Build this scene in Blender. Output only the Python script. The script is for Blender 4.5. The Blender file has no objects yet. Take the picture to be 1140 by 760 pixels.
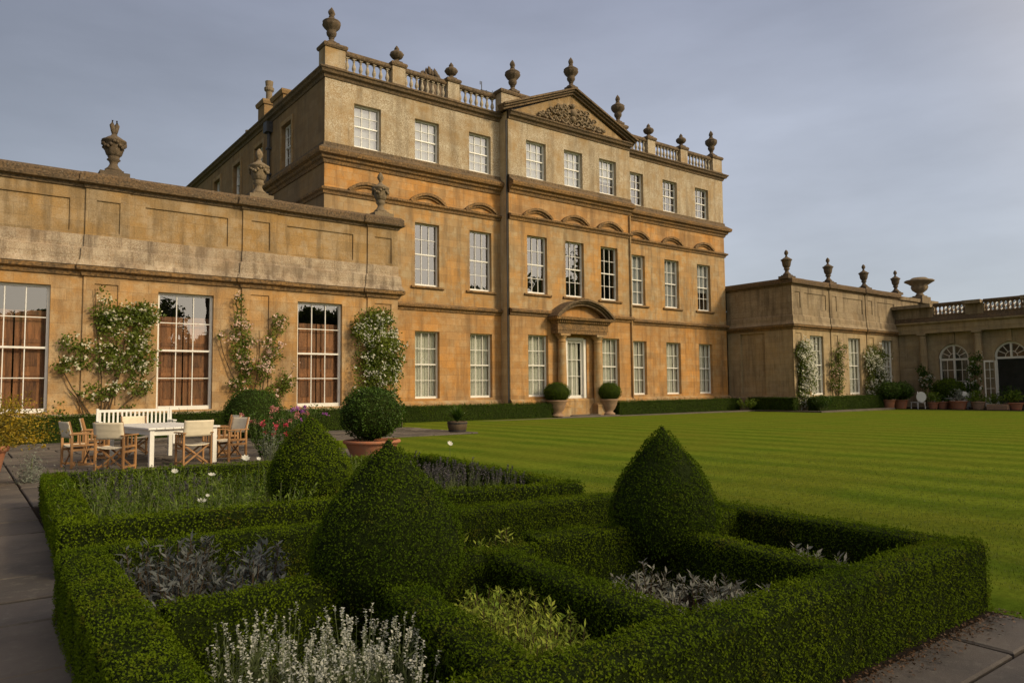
import bpy, math, random
import numpy as np
from mathutils import Vector, Matrix
R = math.radians
PI = math.pi
random.seed(7); rng = np.random.default_rng(7)
scene = bpy.context.scene
COL = scene.collection

# ------------------------------------------------------------------ camera
cam_d = bpy.data.cameras.new('camera'); cam = bpy.data.objects.new('camera', cam_d); COL.objects.link(cam)
cam_d.sensor_width = 36; cam_d.lens = 25.648; cam_d.clip_start = .05; cam_d.clip_end = 2000
r_ = Vector((.79690, -.60404, -.00939)); u_ = Vector((-.03166, -.05728, .99786)); f_ = Vector((.60328, .79490, .06477))
cam.matrix_world = Matrix(((r_.x, u_.x, -f_.x, -27.432), (r_.y, u_.y, -f_.y, -31.25), (r_.z, u_.z, -f_.z, 1.45), (0, 0, 0, 1)))
scene.camera = cam

# ------------------------------------------------------------------ light
SUN_EL, SUN_AZ = 28.0, 151.0          # azimuth clockwise from +Y: front right of the facade
sdir = Vector((math.sin(R(SUN_AZ)) * math.cos(R(SUN_EL)), math.cos(R(SUN_AZ)) * math.cos(R(SUN_EL)), math.sin(R(SUN_EL))))
sun_d = bpy.data.lights.new('sun', 'SUN'); sun = bpy.data.objects.new('sun', sun_d); COL.objects.link(sun)
sun_d.energy = 2.8; sun_d.angle = R(11); sun_d.color = (1.0, .80, .50)
sun.rotation_euler = sdir.to_track_quat('Z', 'Y').to_euler()
W = bpy.data.worlds.new('World'); scene.world = W; W.use_nodes = True
wn = W.node_tree; wn.nodes.clear()
def WN(t): return wn.nodes.new(t)
wo = WN('ShaderNodeOutputWorld'); bg = WN('ShaderNodeBackground'); sky = WN('ShaderNodeTexSky')
sky.sky_type = 'NISHITA'; sky.sun_disc = False; sky.sun_elevation = R(SUN_EL); sky.sun_rotation = R(SUN_AZ); sky.dust_density = 2.0; sky.air_density = 1.0
bg.inputs['Strength'].default_value = .10
tc = WN('ShaderNodeTexCoord'); sep = WN('ShaderNodeSeparateXYZ'); wn.links.new(tc.outputs['Generated'], sep.inputs[0])
ramp = WN('ShaderNodeValToRGB')       # thin even cloud: paler towards the horizon
e = ramp.color_ramp.elements
e[0].position = 0; e[0].color = (.74, .80, .84, 1); e[1].position = .62; e[1].color = (.34, .368, .51, 1)
m_ = ramp.color_ramp.elements.new(.22); m_.color = (.70, .755, .87, 1)
wn.links.new(sep.outputs['Z'], ramp.inputs['Fac'])
mp = WN('ShaderNodeMapping'); mp.inputs['Scale'].default_value = (1.6, 1.6, 5.5); mp.inputs['Rotation'].default_value = (.12, .1, .6)
wn.links.new(tc.outputs['Generated'], mp.inputs['Vector'])
nz = WN('ShaderNodeTexNoise'); nz.inputs['Scale'].default_value = 1.6; nz.inputs['Detail'].default_value = 6; nz.inputs['Roughness'].default_value = .55
wn.links.new(mp.outputs[0], nz.inputs['Vector'])
mr = WN('ShaderNodeMapRange'); mr.inputs[1].default_value = .3; mr.inputs[2].default_value = .75; mr.inputs[3].default_value = 4.3; mr.inputs[4].default_value = 5.7
wn.links.new(nz.outputs['Fac'], mr.inputs[0])
vm = WN('ShaderNodeVectorMath'); vm.operation = 'SCALE'; wn.links.new(ramp.outputs[0], vm.inputs[0]); wn.links.new(mr.outputs[0], vm.inputs['Scale'])
nv = WN('ShaderNodeVectorMath'); nv.operation = 'NORMALIZE'; wn.links.new(tc.outputs['Generated'], nv.inputs[0])
dp = WN('ShaderNodeVectorMath'); dp.operation = 'DOT_PRODUCT'; wn.links.new(nv.outputs[0], dp.inputs[0]); dp.inputs[1].default_value = sdir      # cloud is brighter round the veiled sun
gm = WN('ShaderNodeMapRange'); wn.links.new(dp.outputs['Value'], gm.inputs[0]); gm.inputs[1].default_value = .2; gm.inputs[2].default_value = 1.0; gm.interpolation_type = 'SMOOTHSTEP'
gs = WN('ShaderNodeVectorMath'); gs.operation = 'SCALE'; gs.inputs[0].default_value = (13.0, 10.6, 7.4); wn.links.new(gm.outputs[0], gs.inputs['Scale'])
sx = WN('ShaderNodeSeparateXYZ'); wn.links.new(nv.outputs[0], sx.inputs[0]); xm = WN('ShaderNodeMapRange'); xm.interpolation_type = 'SMOOTHSTEP'; wn.links.new(sx.outputs['X'], xm.inputs[0])
for i_, v_ in enumerate((-.15, .62, .84, 1.46)): xm.inputs[i_ + 1].default_value = v_
xs_ = WN('ShaderNodeVectorMath'); xs_.operation = 'SCALE'; wn.links.new(vm.outputs[0], xs_.inputs[0]); wn.links.new(xm.outputs[0], xs_.inputs['Scale'])      # thinner cloud to the east
va = WN('ShaderNodeVectorMath'); va.operation = 'ADD'; wn.links.new(xs_.outputs[0], va.inputs[0]); wn.links.new(gs.outputs[0], va.inputs[1]); vm = va
mx = WN('ShaderNodeMix'); mx.data_type = 'RGBA'; mx.inputs['Factor'].default_value = .85
wn.links.new(sky.outputs[0], mx.inputs['A']); wn.links.new(vm.outputs[0], mx.inputs['B'])
wn.links.new(mx.outputs['Result'], bg.inputs['Color']); wn.links.new(bg.outputs[0], wo.inputs[0])
vs = scene.view_settings; vs.view_transform = 'Standard'; vs.look = 'None'; vs.exposure = 0.08; vs.gamma = 1; vs.use_curve_mapping = False
scene.cycles.max_bounces = 6; scene.cycles.transparent_max_bounces = 8; scene.cycles.diffuse_bounces = 3

# ------------------------------------------------------------------ mesh helpers
class MB:
    def __init__(s): s.v = []; s.f = []
    def add(s, vs, fs):
        b = len(s.v); s.v.extend(vs); s.f.extend([tuple(b + i for i in f) for f in fs]); return s
    def box(s, x0, x1, y0, y1, z0, z1):
        return s.add([(x0, y0, z0), (x1, y0, z0), (x1, y1, z0), (x0, y1, z0), (x0, y0, z1), (x1, y0, z1), (x1, y1, z1), (x0, y1, z1)],
                     [(0, 3, 2, 1), (4, 5, 6, 7), (0, 1, 5, 4), (1, 2, 6, 5), (2, 3, 7, 6), (3, 0, 4, 7)])
    def quad(s, *p): return s.add(list(p), [tuple(range(len(p)))])
    def bar(s, p, q, w, t, up=(0, 0, 1)):
        p = Vector(p); q = Vector(q); d = (q - p).normalized(); up = Vector(up)
        a = d.cross(up)
        if a.length < 1e-4: a = d.cross(Vector((0, 1, 0)))
        a.normalize(); b = a.cross(d).normalized()
        c = [(-w / 2, -t / 2), (w / 2, -t / 2), (w / 2, t / 2), (-w / 2, t / 2)]
        vs = [tuple(p + a * i + b * j) for i, j in c] + [tuple(q + a * i + b * j) for i, j in c]
        return s.add(vs, [(0, 1, 2, 3), (7, 6, 5, 4), (0, 4, 5, 1), (1, 5, 6, 2), (2, 6, 7, 3), (3, 7, 4, 0)])
    def lathe(s, prof, c=(0, 0, 0), n=16, gad=None, sq=False):
        # prof: (r, z); gad=(z0, z1, count, depth) flutes a stretch of the profile
        b = len(s.v)
        for r, z in prof:
            for k in range(n):
                a = 2 * PI * k / n; rr = r
                if gad and gad[0] <= z <= gad[1]: rr = r * (1 + gad[3] * math.cos(gad[2] * a))
                s.v.append((c[0] + rr * math.cos(a), c[1] + rr * math.sin(a), c[2] + z))
        m = len(prof)
        for i in range(m - 1):
            for k in range(n):
                k2 = (k + 1) % n
                s.f.append((b + i * n + k, b + i * n + k2, b + (i + 1) * n + k2, b + (i + 1) * n + k))
        s.f.append(tuple(b + k for k in reversed(range(n)))); s.f.append(tuple(b + (m - 1) * n + k for k in range(n)))
        return s
    def tube(s, pts, rad, n=6):
        P = [Vector(p) for p in pts]; b = len(s.v)
        for i, p in enumerate(P):
            d = (P[min(i + 1, len(P) - 1)] - P[max(i - 1, 0)]).normalized()
            a = d.cross(Vector((0, 0, 1)))
            if a.length < 1e-3: a = d.cross(Vector((0, 1, 0)))
            a.normalize(); c = a.cross(d)
            r = rad[i] if isinstance(rad, (list, tuple)) else rad
            for k in range(n):
                t = 2 * PI * k / n; s.v.append(tuple(p + a * (r * math.cos(t)) + c * (r * math.sin(t))))
        for i in range(len(P) - 1):
            for k in range(n):
                k2 = (k + 1) % n
                s.f.append((b + i * n + k, b + i * n + k2, b + (i + 1) * n + k2, b + (i + 1) * n + k))
        s.f.append(tuple(b + k for k in reversed(range(n)))); s.f.append(tuple(b + (len(P) - 1) * n + k for k in range(n)))
        return s
    def sweep(s, path, prof, closed=False):
        # path: (x, y) points, the wall's outside on the RIGHT of the walking direction; prof: (out, z)
        P = [Vector((p[0], p[1])) for p in path]; n = len(P); m = len(prof); b = len(s.v)
        for i in range(n):
            def nrm(a, c):
                d = (c - a).normalized(); return Vector((d.y, -d.x))
            if closed: n0, n1 = nrm(P[i - 1], P[i]), nrm(P[i], P[(i + 1) % n])
            else:
                n0 = nrm(P[i - 1], P[i]) if i else nrm(P[0], P[1]); n1 = nrm(P[i], P[i + 1]) if i < n - 1 else n0
            mt = (n0 + n1); mt = mt / max(mt.length_squared / 2, .2)
            for o, z in prof: s.v.append((P[i].x + mt.x * o, P[i].y + mt.y * o, z))
        for i in range(n if closed else n - 1):
            j = (i + 1) % n
            for k in range(m):
                k2 = (k + 1) % m
                s.f.append((b + i * m + k, b + j * m + k, b + j * m + k2, b + i * m + k2))
        if not closed:
            s.f.append(tuple(b + k for k in range(m))); s.f.append(tuple(b + (n - 1) * m + k for k in reversed(range(m))))
        return s
    def wall(s, fn, u0, u1, z0, z1, holes=(), d=.25):
        # a wall face with rectangular openings (u0, u1, z0, z1) and their reveals; fn(u, depth, z) -> xyz
        us = sorted({u0, u1, *[h[0] for h in holes], *[h[1] for h in holes]}); zs = sorted({z0, z1, *[h[2] for h in holes], *[h[3] for h in holes]})
        us = [u for u in us if u0 <= u <= u1]; zs = [z for z in zs if z0 <= z <= z1]
        for i in range(len(us) - 1):
            for j in range(len(zs) - 1):
                cu, cz = (us[i] + us[i + 1]) / 2, (zs[j] + zs[j + 1]) / 2
                if any(h[0] < cu < h[1] and h[2] < cz < h[3] for h in holes): continue
                s.quad(fn(us[i], 0, zs[j]), fn(us[i + 1], 0, zs[j]), fn(us[i + 1], 0, zs[j + 1]), fn(us[i], 0, zs[j + 1]))
        for a, b, c, e in holes:
            for p, q in (((a, c), (a, e)), ((a, e), (b, e)), ((b, e), (b, c)), ((b, c), (a, c))):
                s.quad(fn(p[0], 0, p[1]), fn(q[0], 0, q[1]), fn(q[0], d, q[1]), fn(p[0], d, p[1]))
        return s
    def build(s, name, mat, parent=None, smooth=False, bevel=0, M=None, off=None):
        me = bpy.data.meshes.new(name)
        if off is None: off = parent_loc(parent)
        vs = [(a - off[0], b - off[1], c - off[2]) for a, b, c in s.v]
        me.from_pydata(vs, [], s.f)
        me.materials.append(mat)
        if M is not None: me.transform(M)
        if smooth: me.polygons.foreach_set('use_smooth', [True] * len(me.polygons))
        o = bpy.data.objects.new(name, me); COL.objects.link(o)
        if parent: o.parent = parent
        if bevel:
            b = o.modifiers.new('bevel', 'BEVEL'); b.width = bevel; b.segments = 2; b.limit_method = 'ANGLE'; b.angle_limit = R(40)
        return o
def parent_loc(p):
    l = Vector((0, 0, 0))
    while p is not None: l = l + p.location; p = p.parent
    return l
KIDS = {}
def tag(o, label, cat, group=None, kind=None):
    if label: o['label'] = label
    if cat: o['category'] = cat
    if group: o['group'] = group
    if kind: o['kind'] = kind
    return o
def thing(name, label, cat, loc=(0, 0, 0), rz=0, group=None):
    o = bpy.data.objects.new(name, None); COL.objects.link(o); o.empty_display_size = .2
    o.location = loc; o.rotation_euler = (0, 0, rz)
    return tag(o, label, cat, group)
def local(mb, name, mat, parent, **k): return mb.build(name, mat, parent, off=(0, 0, 0), **k)
def sub_empty(name, parent, loc=(0, 0, 0), rz=0):
    o = bpy.data.objects.new(name, None); COL.objects.link(o); o.parent = parent; o.location = loc; o.rotation_euler = (0, 0, rz); return o
def kids_of(o): return [c for c in bpy.data.objects if c.parent == o]
def copy_tree(o, parent=None):
    c = o.copy(); COL.objects.link(c); c.parent = parent
    for ch in kids_of(o): copy_tree(ch, c)
    return c
def dup(root, loc, rz=0, label=None, group=None, scale=None):
    c = copy_tree(root); c.location = loc; c.rotation_euler = (0, 0, rz)
    if label: c['label'] = label
    if group: c['group'] = group
    if scale: c.scale = scale
    return c

def leaves(name, P, N, L, Wd, mat, parent=None, up=0.0, out=.6, jit=.5, off=None, lift=.22, flat=False):
    # folded leaf faces: one per point, lying between the surface and its outward direction
    P = np.asarray(P, float); N = np.asarray(N, float); n = len(P)
    L = np.broadcast_to(np.asarray(L, float), (n,)) * rng.uniform(.7, 1.25, n); Wd = np.broadcast_to(np.asarray(Wd, float), (n,)) * rng.uniform(.8, 1.2, n)
    t = rng.normal(size=(n, 3)); t -= (t * N).sum(1, keepdims=True) * N; t /= np.linalg.norm(t, axis=1, keepdims=True) + 1e-9
    if flat: out = (out * (1 - .75 * np.clip(N[:, 2:], 0, 1)))      # the clipped top lies flatter
    d = t + N * (out + jit * rng.normal(size=(n, 1))); d[:, 2] += up; d /= np.linalg.norm(d, axis=1, keepdims=True) + 1e-9
    sd = np.cross(d, N + .35 * rng.normal(size=(n, 3))); sd /= np.linalg.norm(sd, axis=1, keepdims=True) + 1e-9
    nn = np.cross(sd, d)
    tip = P + d * L[:, None]; mid = P + d * (L * .45)[:, None] + nn * (Wd * lift)[:, None]
    V = np.empty((n, 4, 3)); V[:, 0] = P; V[:, 1] = mid + sd * (Wd / 2)[:, None]; V[:, 2] = tip; V[:, 3] = mid - sd * (Wd / 2)[:, None]
    return raw_tris(name, V.reshape(-1, 3), (np.arange(n)[:, None] * 4 + np.array([0, 1, 2, 0, 2, 3])).reshape(-1, 3), mat, parent, off)
def raw_tris(name, V, T, mat, parent=None, off=None):
    if off is None: off = np.array(parent_loc(parent))
    V = V - np.asarray(off)
    me = bpy.data.meshes.new(name); me.vertices.add(len(V)); me.vertices.foreach_set('co', V.astype(np.float32).ravel())
    me.loops.add(T.size); me.loops.foreach_set('vertex_index', T.astype(np.int32).ravel())
    me.polygons.add(len(T)); me.polygons.foreach_set('loop_start', np.arange(0, T.size, 3, dtype=np.int32)); me.polygons.foreach_set('loop_total', np.full(len(T), 3, np.int32))
    me.update(calc_edges=True); me.materials.append(mat)
    o = bpy.data.objects.new(name, me); COL.objects.link(o)
    if parent: o.parent = parent
    return o

# ------------------------------------------------------------------ materials
def newmat(name):
    m = bpy.data.materials.new(name); m.use_nodes = True; nt = m.node_tree; nt.nodes.clear()
    out = nt.nodes.new('ShaderNodeOutputMaterial'); b = nt.nodes.new('ShaderNodeBsdfPrincipled'); nt.links.new(b.outputs[0], out.inputs[0])
    return m, nt, b, out
def nd(nt, t, **kw):
    n = nt.nodes.new(t)
    for k, v in kw.items():
        if k in n.inputs: n.inputs[k].default_value = v
        else: setattr(n, k, v)
    return n
def c4(c): return (c[0], c[1], c[2], 1)
def noise(nt, vec, scale, detail=5, rough=.6, sc=(1, 1, 1)):
    mpn = nd(nt, 'ShaderNodeMapping'); mpn.inputs['Scale'].default_value = sc; nt.links.new(vec, mpn.inputs[0])
    n = nd(nt, 'ShaderNodeTexNoise', Scale=scale, Detail=detail, Roughness=rough); nt.links.new(mpn.outputs[0], n.inputs['Vector']); return n.outputs['Fac']
def rng_map(nt, fac, a, b, lo=0., hi=1.):
    n = nd(nt, 'ShaderNodeMapRange'); nt.links.new(fac, n.inputs[0])
    for i, v in enumerate((a, b, lo, hi)): n.inputs[i + 1].default_value = v
    return n.outputs[0]
def mixc(nt, fac, a, b):
    n = nd(nt, 'ShaderNodeMix', data_type='RGBA')
    if isinstance(fac, (int, float)): n.inputs['Factor'].default_value = fac
    else: nt.links.new(fac, n.inputs['Factor'])
    for k, v in (('A', a), ('B', b)):
        if isinstance(v, tuple): n.inputs[k].default_value = c4(v)
        else: nt.links.new(v, n.inputs[k])
    return n.outputs['Result']
def mul(nt, a, b):
    n = nd(nt, 'ShaderNodeMath', operation='MULTIPLY')
    for i, v in enumerate((a, b)):
        if isinstance(v, (int, float)): n.inputs[i].default_value = v
        else: nt.links.new(v, n.inputs[i])
    return n.outputs[0]
def bump(nt, b, h, strength=.3, dist=.02):
    n = nd(nt, 'ShaderNodeBump', Strength=strength, Distance=dist); nt.links.new(h, n.inputs['Height']); nt.links.new(n.outputs[0], b.inputs['Normal']); return n
def stone(name, c1, c2, pale, dark, pale_amt=.5, dark_amt=.35, joints=.35, patch=.4, rough_cast=0., seed=0.):
    m, nt, b, out = newmat(name)
    pos = nd(nt, 'ShaderNodeNewGeometry').outputs['Position']
    off = nd(nt, 'ShaderNodeVectorMath', operation='ADD'); nt.links.new(pos, off.inputs[0]); off.inputs[1].default_value = (seed, seed * .7, seed * 1.3); v = off.outputs[0]
    big = noise(nt, v, patch, 5, .62); mid_ = noise(nt, v, 2.2, 6, .65); fine = noise(nt, v, 22, 5, .7); streak = noise(nt, v, 1.6, 5, .65, (1.6, 1.6, .16))
    col = mixc(nt, rng_map(nt, big, .36, .62), c1, c2)
    col = mixc(nt, mul(nt, rng_map(nt, mid_, .47, .64), pale_amt), col, pale)
    if rough_cast:
        f2 = noise(nt, v, 34, 3, .6); f3 = noise(nt, v, .8, 4, .6)
        col = mixc(nt, mul(nt, mul(nt, rng_map(nt, f2, .46, .56), rng_map(nt, f3, .33, .55)), rough_cast), col, (.58, .52, .41))
    col = mixc(nt, mul(nt, rng_map(nt, streak, .48, .68), dark_amt), col, dark)
    col = mixc(nt, mul(nt, rng_map(nt, fine, .50, .68), dark_amt * .6), col, dark)
    h = fine
    if joints:
        s = nd(nt, 'ShaderNodeSeparateXYZ'); nt.links.new(pos, s.inputs[0])
        ad = nd(nt, 'ShaderNodeMath', operation='ADD'); nt.links.new(s.outputs['X'], ad.inputs[0]); nt.links.new(s.outputs['Y'], ad.inputs[1])
        cb = nd(nt, 'ShaderNodeCombineXYZ'); nt.links.new(ad.outputs[0], cb.inputs['X']); nt.links.new(s.outputs['Z'], cb.inputs['Y'])
        br = nd(nt, 'ShaderNodeTexBrick', Scale=1.0); br.inputs['Mortar Size'].default_value = .009; br.inputs['Brick Width'].default_value = .92; br.inputs['Row Height'].default_value = .36
        br.inputs['Color1'].default_value = (.35, .35, .35, 1); br.inputs['Color2'].default_value = (.65, .65, .65, 1); br.inputs['Mortar'].default_value = (.5, .5, .5, 1); br.inputs['Mortar Smooth'].default_value = .4
        nt.links.new(cb.outputs[0], br.inputs['Vector'])
        hv = nd(nt, 'ShaderNodeHueSaturation'); nt.links.new(col, hv.inputs['Color']); nt.links.new(rng_map(nt, br.outputs['Color'], .3, .7, 1 - .34 * joints, 1 + .28 * joints), hv.inputs['Value']); col = hv.outputs[0]
        col = mixc(nt, mul(nt, br.outputs['Fac'], joints), col, dark)
    nt.links.new(col, b.inputs['Base Color']); b.inputs['Roughness'].default_value = .92; b.inputs['Specular IOR Level'].default_value = .2
    hh = nd(nt, 'ShaderNodeMath', operation='ADD'); nt.links.new(fine, hh.inputs[0]); nt.links.new(mid_, hh.inputs[1])
    bump(nt, b, hh.outputs[0], .5, .03)
    return m
def ledge(name, c1, c2, lich, amt=.6, scale=3.):
    m, nt, b, out = newmat(name)
    g = nd(nt, 'ShaderNodeNewGeometry'); v = g.outputs['Position']
    a = noise(nt, v, scale * .4, 5); f = noise(nt, v, scale * 4, 6, .7); p = noise(nt, v, 17, 4, .7)
    col = mixc(nt, rng_map(nt, a, .38, .62), c1, c2)
    col = mixc(nt, mul(nt, rng_map(nt, f, .42, .62), amt), col, lich)
    col = mixc(nt, mul(nt, rng_map(nt, p, .6, .72), .5), col, (.46, .43, .36))
    nt.links.new(col, b.inputs['Base Color']); b.inputs['Roughness'].default_value = .95; b.inputs['Specular IOR Level'].default_value = .15
    bump(nt, b, f, .7, .04); return m
def plain(name, c, rough=.6, var=.15, scale=6., spec=.4, metal=0., bmp=.1, c2=None, sc=(1, 1, 1)):
    m, nt, b, out = newmat(name); v = nd(nt, 'ShaderNodeTexCoord').outputs['Object']
    f = noise(nt, v, scale, 5, .65, sc); c2 = c2 or tuple(x * (1 - 2.2 * var) for x in c)
    nt.links.new(mixc(nt, rng_map(nt, f, .35, .68), c, c2), b.inputs['Base Color'])
    b.inputs['Roughness'].default_value = rough; b.inputs['Specular IOR Level'].default_value = spec; b.inputs['Metallic'].default_value = metal
    if bmp: bump(nt, b, f, bmp, .02)
    return m
def leafmat(name, c1, c2, c3=None, transl=.3, patch=1.4, c3amt=.35, rough=.5, spec=.25, rnd=.7):
    m, nt, b, out = newmat(name); g = nd(nt, 'ShaderNodeNewGeometry')
    f = noise(nt, g.outputs['Position'], patch, 4, .6); r = g.outputs['Random Per Island']
    ad = nd(nt, 'ShaderNodeMath', operation='MULTIPLY_ADD'); nt.links.new(r, ad.inputs[0]); ad.inputs[1].default_value = rnd; nt.links.new(rng_map(nt, f, .3, .7, -.35, 1 - rnd + .35), ad.inputs[2]); ad.use_clamp = True
    col = mixc(nt, ad.outputs[0], c1, c2)
    if c3:
        f2 = noise(nt, g.outputs['Position'], patch * 2.6, 4, .65)
        rr = nd(nt, 'ShaderNodeMath', operation='FRACT'); nt.links.new(mul(nt, r, 37.0), rr.inputs[0])
        col = mixc(nt, mul(nt, mul(nt, rng_map(nt, f2, .55, .7), rng_map(nt, rr.outputs[0], .3, .6)), c3amt), col, c3)
    nt.links.new(col, b.inputs['Base Color']); b.inputs['Roughness'].default_value = rough; b.inputs['Specular IOR Level'].default_value = spec
    if transl:
        t = nd(nt, 'ShaderNodeBsdfTranslucent'); nt.links.new(col, t.inputs[0])
        mxs = nd(nt, 'ShaderNodeMixShader'); mxs.inputs[0].default_value = transl; nt.links.new(b.outputs[0], mxs.inputs[1]); nt.links.new(t.outputs[0], mxs.inputs[2]); nt.links.new(mxs.outputs[0], out.inputs[0])
    return m
M = {}
M['gold'] = stone('golden stone', (.51, .25, .070), (.38, .225, .10), (.47, .34, .19), (.17, .10, .05), .55, .6, .55, .5)
M['painted_skylight'] = stone('corner stone with skylight tone', (.52, .41, .25), (.44, .34, .2), (.58, .5, .36), (.22, .16, .1), .4, .45, .3, .5, seed=61)  # paler than the walls: skylight on the shaded returns put into the colour
M['gold_grey'] = stone('weathered golden stone', (.47, .255, .085), (.35, .24, .125), (.43, .34, .21), (.15, .105, .065), .8, .65, .45, .42, seed=11)
M['buff'] = stone('roughcast buff stone', (.350, .235, .112), (.275, .208, .125), (.41, .35, .25), (.15, .115, .075), .6, .5, .12, .4, .9, seed=5)
M['wing_gold'] = stone('wing stone', (.48, .26, .085), (.38, .25, .13), (.50, .38, .23), (.16, .105, .06), .65, .6, .5, .6, seed=23)
M['attic'] = stone('attic stone', (.35, .21, .075), (.28, .195, .10), (.40, .31, .20), (.11, .078, .045), .6, .65, .35, .7, .12, seed=31)
M['frieze'] = stone('weathered frieze stone', (.34, .24, .145), (.27, .20, .135), (.45, .36, .26), (.11, .08, .055), .8, .8, .4, 1.0, .5, seed=37)
M['brown_attic'] = stone('lichened brown stone', (.24, .175, .105), (.27, .20, .12), (.36, .29, .19), (.09, .07, .048), .4, .75, .4, .7, .3, seed=41)
M['grey_wall'] = stone('greyed golden stone', (.42, .30, .155), (.35, .27, .165), (.46, .37, .24), (.15, .115, .07), .5, .6, .35, .45, seed=47)
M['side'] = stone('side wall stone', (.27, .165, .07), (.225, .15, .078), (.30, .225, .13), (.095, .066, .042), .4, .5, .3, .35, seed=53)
M['ledge'] = ledge('lichened ledge stone', (.22, .15, .085), (.15, .11, .07), (.05, .04, .03), .85)
M['ledge_gold'] = ledge('golden moulding stone', (.33, .19, .075), (.20, .13, .07), (.06, .045, .03), .85)
M['coping'] = ledge('wing coping stone', (.20, .13, .07), (.15, .105, .065), (.05, .04, .03), .9, 4)
M['urn'] = ledge('urn stone', (.17, .125, .082), (.12, .092, .066), (.055, .046, .037), .6, 8)
M['urn_pale'] = ledge('pale urn stone', (.27, .205, .13), (.21, .165, .11), (.10, .08, .06), .5, 8)
M['white'] = plain('white paint', (.80, .79, .75), .45, .05, 4)
M['cream_paint'] = plain('cream white paint', (.74, .71, .63), .5, .05, 4)
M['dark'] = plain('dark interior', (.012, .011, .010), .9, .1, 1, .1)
M['lead'] = plain('lead', (.07, .072, .08), .6, .2, 5, .3)
M['iron'] = plain('dark iron', (.03, .03, .032), .6, .2, 5, .4)
M['slate'] = plain('grey lead roof', (.19, .20, .22), .6, .15, 2, .3)
M['terracotta'] = plain('terracotta', (.40, .15, .075), .85, .2, 5, .2, bmp=.25, c2=(.30, .16, .10))
M['pot_stone'] = plain('weathered pot', (.34, .22, .14), .9, .2, 6, .15, bmp=.3, c2=(.24, .17, .12))
M['canvas'] = plain('cream canvas', (.74, .66, .50), .9, .06, 9, .1, bmp=.05)
M['teak'] = plain('oiled teak', (.40, .21, .085), .55, .22, 5, .35, sc=(1, 1, .12), bmp=.08)
M['oak'] = plain('old oak barrel', (.12, .085, .055), .8, .2, 8, .2, sc=(1, 1, .2))
M['bark'] = plain('stem bark', (.12, .085, .05), .9, .25, 12, .1)
M['soil'] = plain('dark soil', (.030, .022, .015), .95, .3, 12, .1, bmp=.6)
def glassmat(r0=.20):
    m, nt, b, out = newmat('old window glass'); nt.nodes.remove(b)
    tr = nd(nt, 'ShaderNodeBsdfTransparent'); tr.inputs[0].default_value = (.93, .95, .94, 1); gl = nd(nt, 'ShaderNodeBsdfGlossy', Roughness=.0); gl.inputs['Color'].default_value = (1, 1, 1, 1)
    fr = nd(nt, 'ShaderNodeLayerWeight', Blend=.5); v = nd(nt, 'ShaderNodeNewGeometry').outputs['Position']
    f = noise(nt, v, 1.1, 1, .4); bp = nd(nt, 'ShaderNodeBump', Strength=.05, Distance=.05); nt.links.new(f, bp.inputs['Height']); nt.links.new(bp.outputs[0], gl.inputs['Normal'])
    mxs = nd(nt, 'ShaderNodeMixShader'); pw = nd(nt, 'ShaderNodeMath', operation='POWER'); nt.links.new(fr.outputs['Facing'], pw.inputs[0]); pw.inputs[1].default_value = 3.2; nt.links.new(rng_map(nt, pw.outputs[0], 0, 1, r0, 1.0), mxs.inputs[0]); nt.links.new(tr.outputs[0], mxs.inputs[1]); nt.links.new(gl.outputs[0], mxs.inputs[2]); nt.links.new(mxs.outputs[0], out.inputs[0])
    return m
M['glass'] = glassmat(); M['glass_clear'] = glassmat(.05)
M['blind'] = plain('pale window blind', (.33, .35, .37), .9, .04, 3, .1, bmp=0)
M['curtain'] = plain('white curtain', (.72, .72, .64), .9, .05, 3, .1, bmp=0)
def shuttermat():
    m, nt, b, out = newmat('varnished shutter wood'); g = nd(nt, 'ShaderNodeNewGeometry')
    f = noise(nt, g.outputs['Position'], 9, 6, .7, (1, 1, .12))
    ad = nd(nt, 'ShaderNodeMath', operation='MULTIPLY_ADD'); nt.links.new(g.outputs['Random Per Island'], ad.inputs[0]); ad.inputs[1].default_value = .5; nt.links.new(rng_map(nt, f, .36, .64, 0, .6), ad.inputs[2])
    nt.links.new(mixc(nt, ad.outputs[0], (.05, .02, .011), (.42, .18, .07)), b.inputs['Base Color']); b.inputs['Roughness'].default_value = .6; return m
M['shutter'] = shuttermat()

# ================================================================== ground
def gz(x): return -.0042 * max(0., x + 21.0)
def lawnmat():
    m, nt, b, out = newmat('striped lawn'); g = nd(nt, 'ShaderNodeNewGeometry'); v = g.outputs['Position']
    s = nd(nt, 'ShaderNodeSeparateXYZ'); nt.links.new(v, s.inputs[0])
    wob = noise(nt, v, .5, 3); ad = nd(nt, 'ShaderNodeMath', operation='MULTIPLY_ADD'); nt.links.new(wob, ad.inputs[0]); ad.inputs[1].default_value = .9; nt.links.new(s.outputs['X'], ad.inputs[2])
    sn = nd(nt, 'ShaderNodeMath', operation='SINE'); nt.links.new(mul(nt, ad.outputs[0], 2 * PI / 1.42), sn.inputs[0])
    st = rng_map(nt, sn.outputs[0], -.7, .7)
    a = noise(nt, v, .35, 5, .6); f = noise(nt, v, 9, 6, .75); sl = noise(nt, v, 2.2, 5, .7, (1.4, .10, 1))
    col = mixc(nt, st, (.082, .126, .0115), (.128, .170, .0160))
    col = mixc(nt, mul(nt, rng_map(nt, a, .42, .62), .6), col, (.128, .140, .016))
    col = mixc(nt, mul(nt, rng_map(nt, sl, .5, .72), .45), col, (.150, .150, .020))
    hv = nd(nt, 'ShaderNodeHueSaturation'); nt.links.new(col, hv.inputs['Color']); nt.links.new(rng_map(nt, f, .3, .7, .72, 1.28), hv.inputs['Value'])
    nt.links.new(hv.outputs[0], b.inputs['Base Color']); b.inputs['Roughness'].default_value = .8; b.inputs['Specular IOR Level'].default_value = .0
    bump(nt, b, f, .8, .03); return m
M['lawn'] = lawnmat()
mb = MB()
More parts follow.
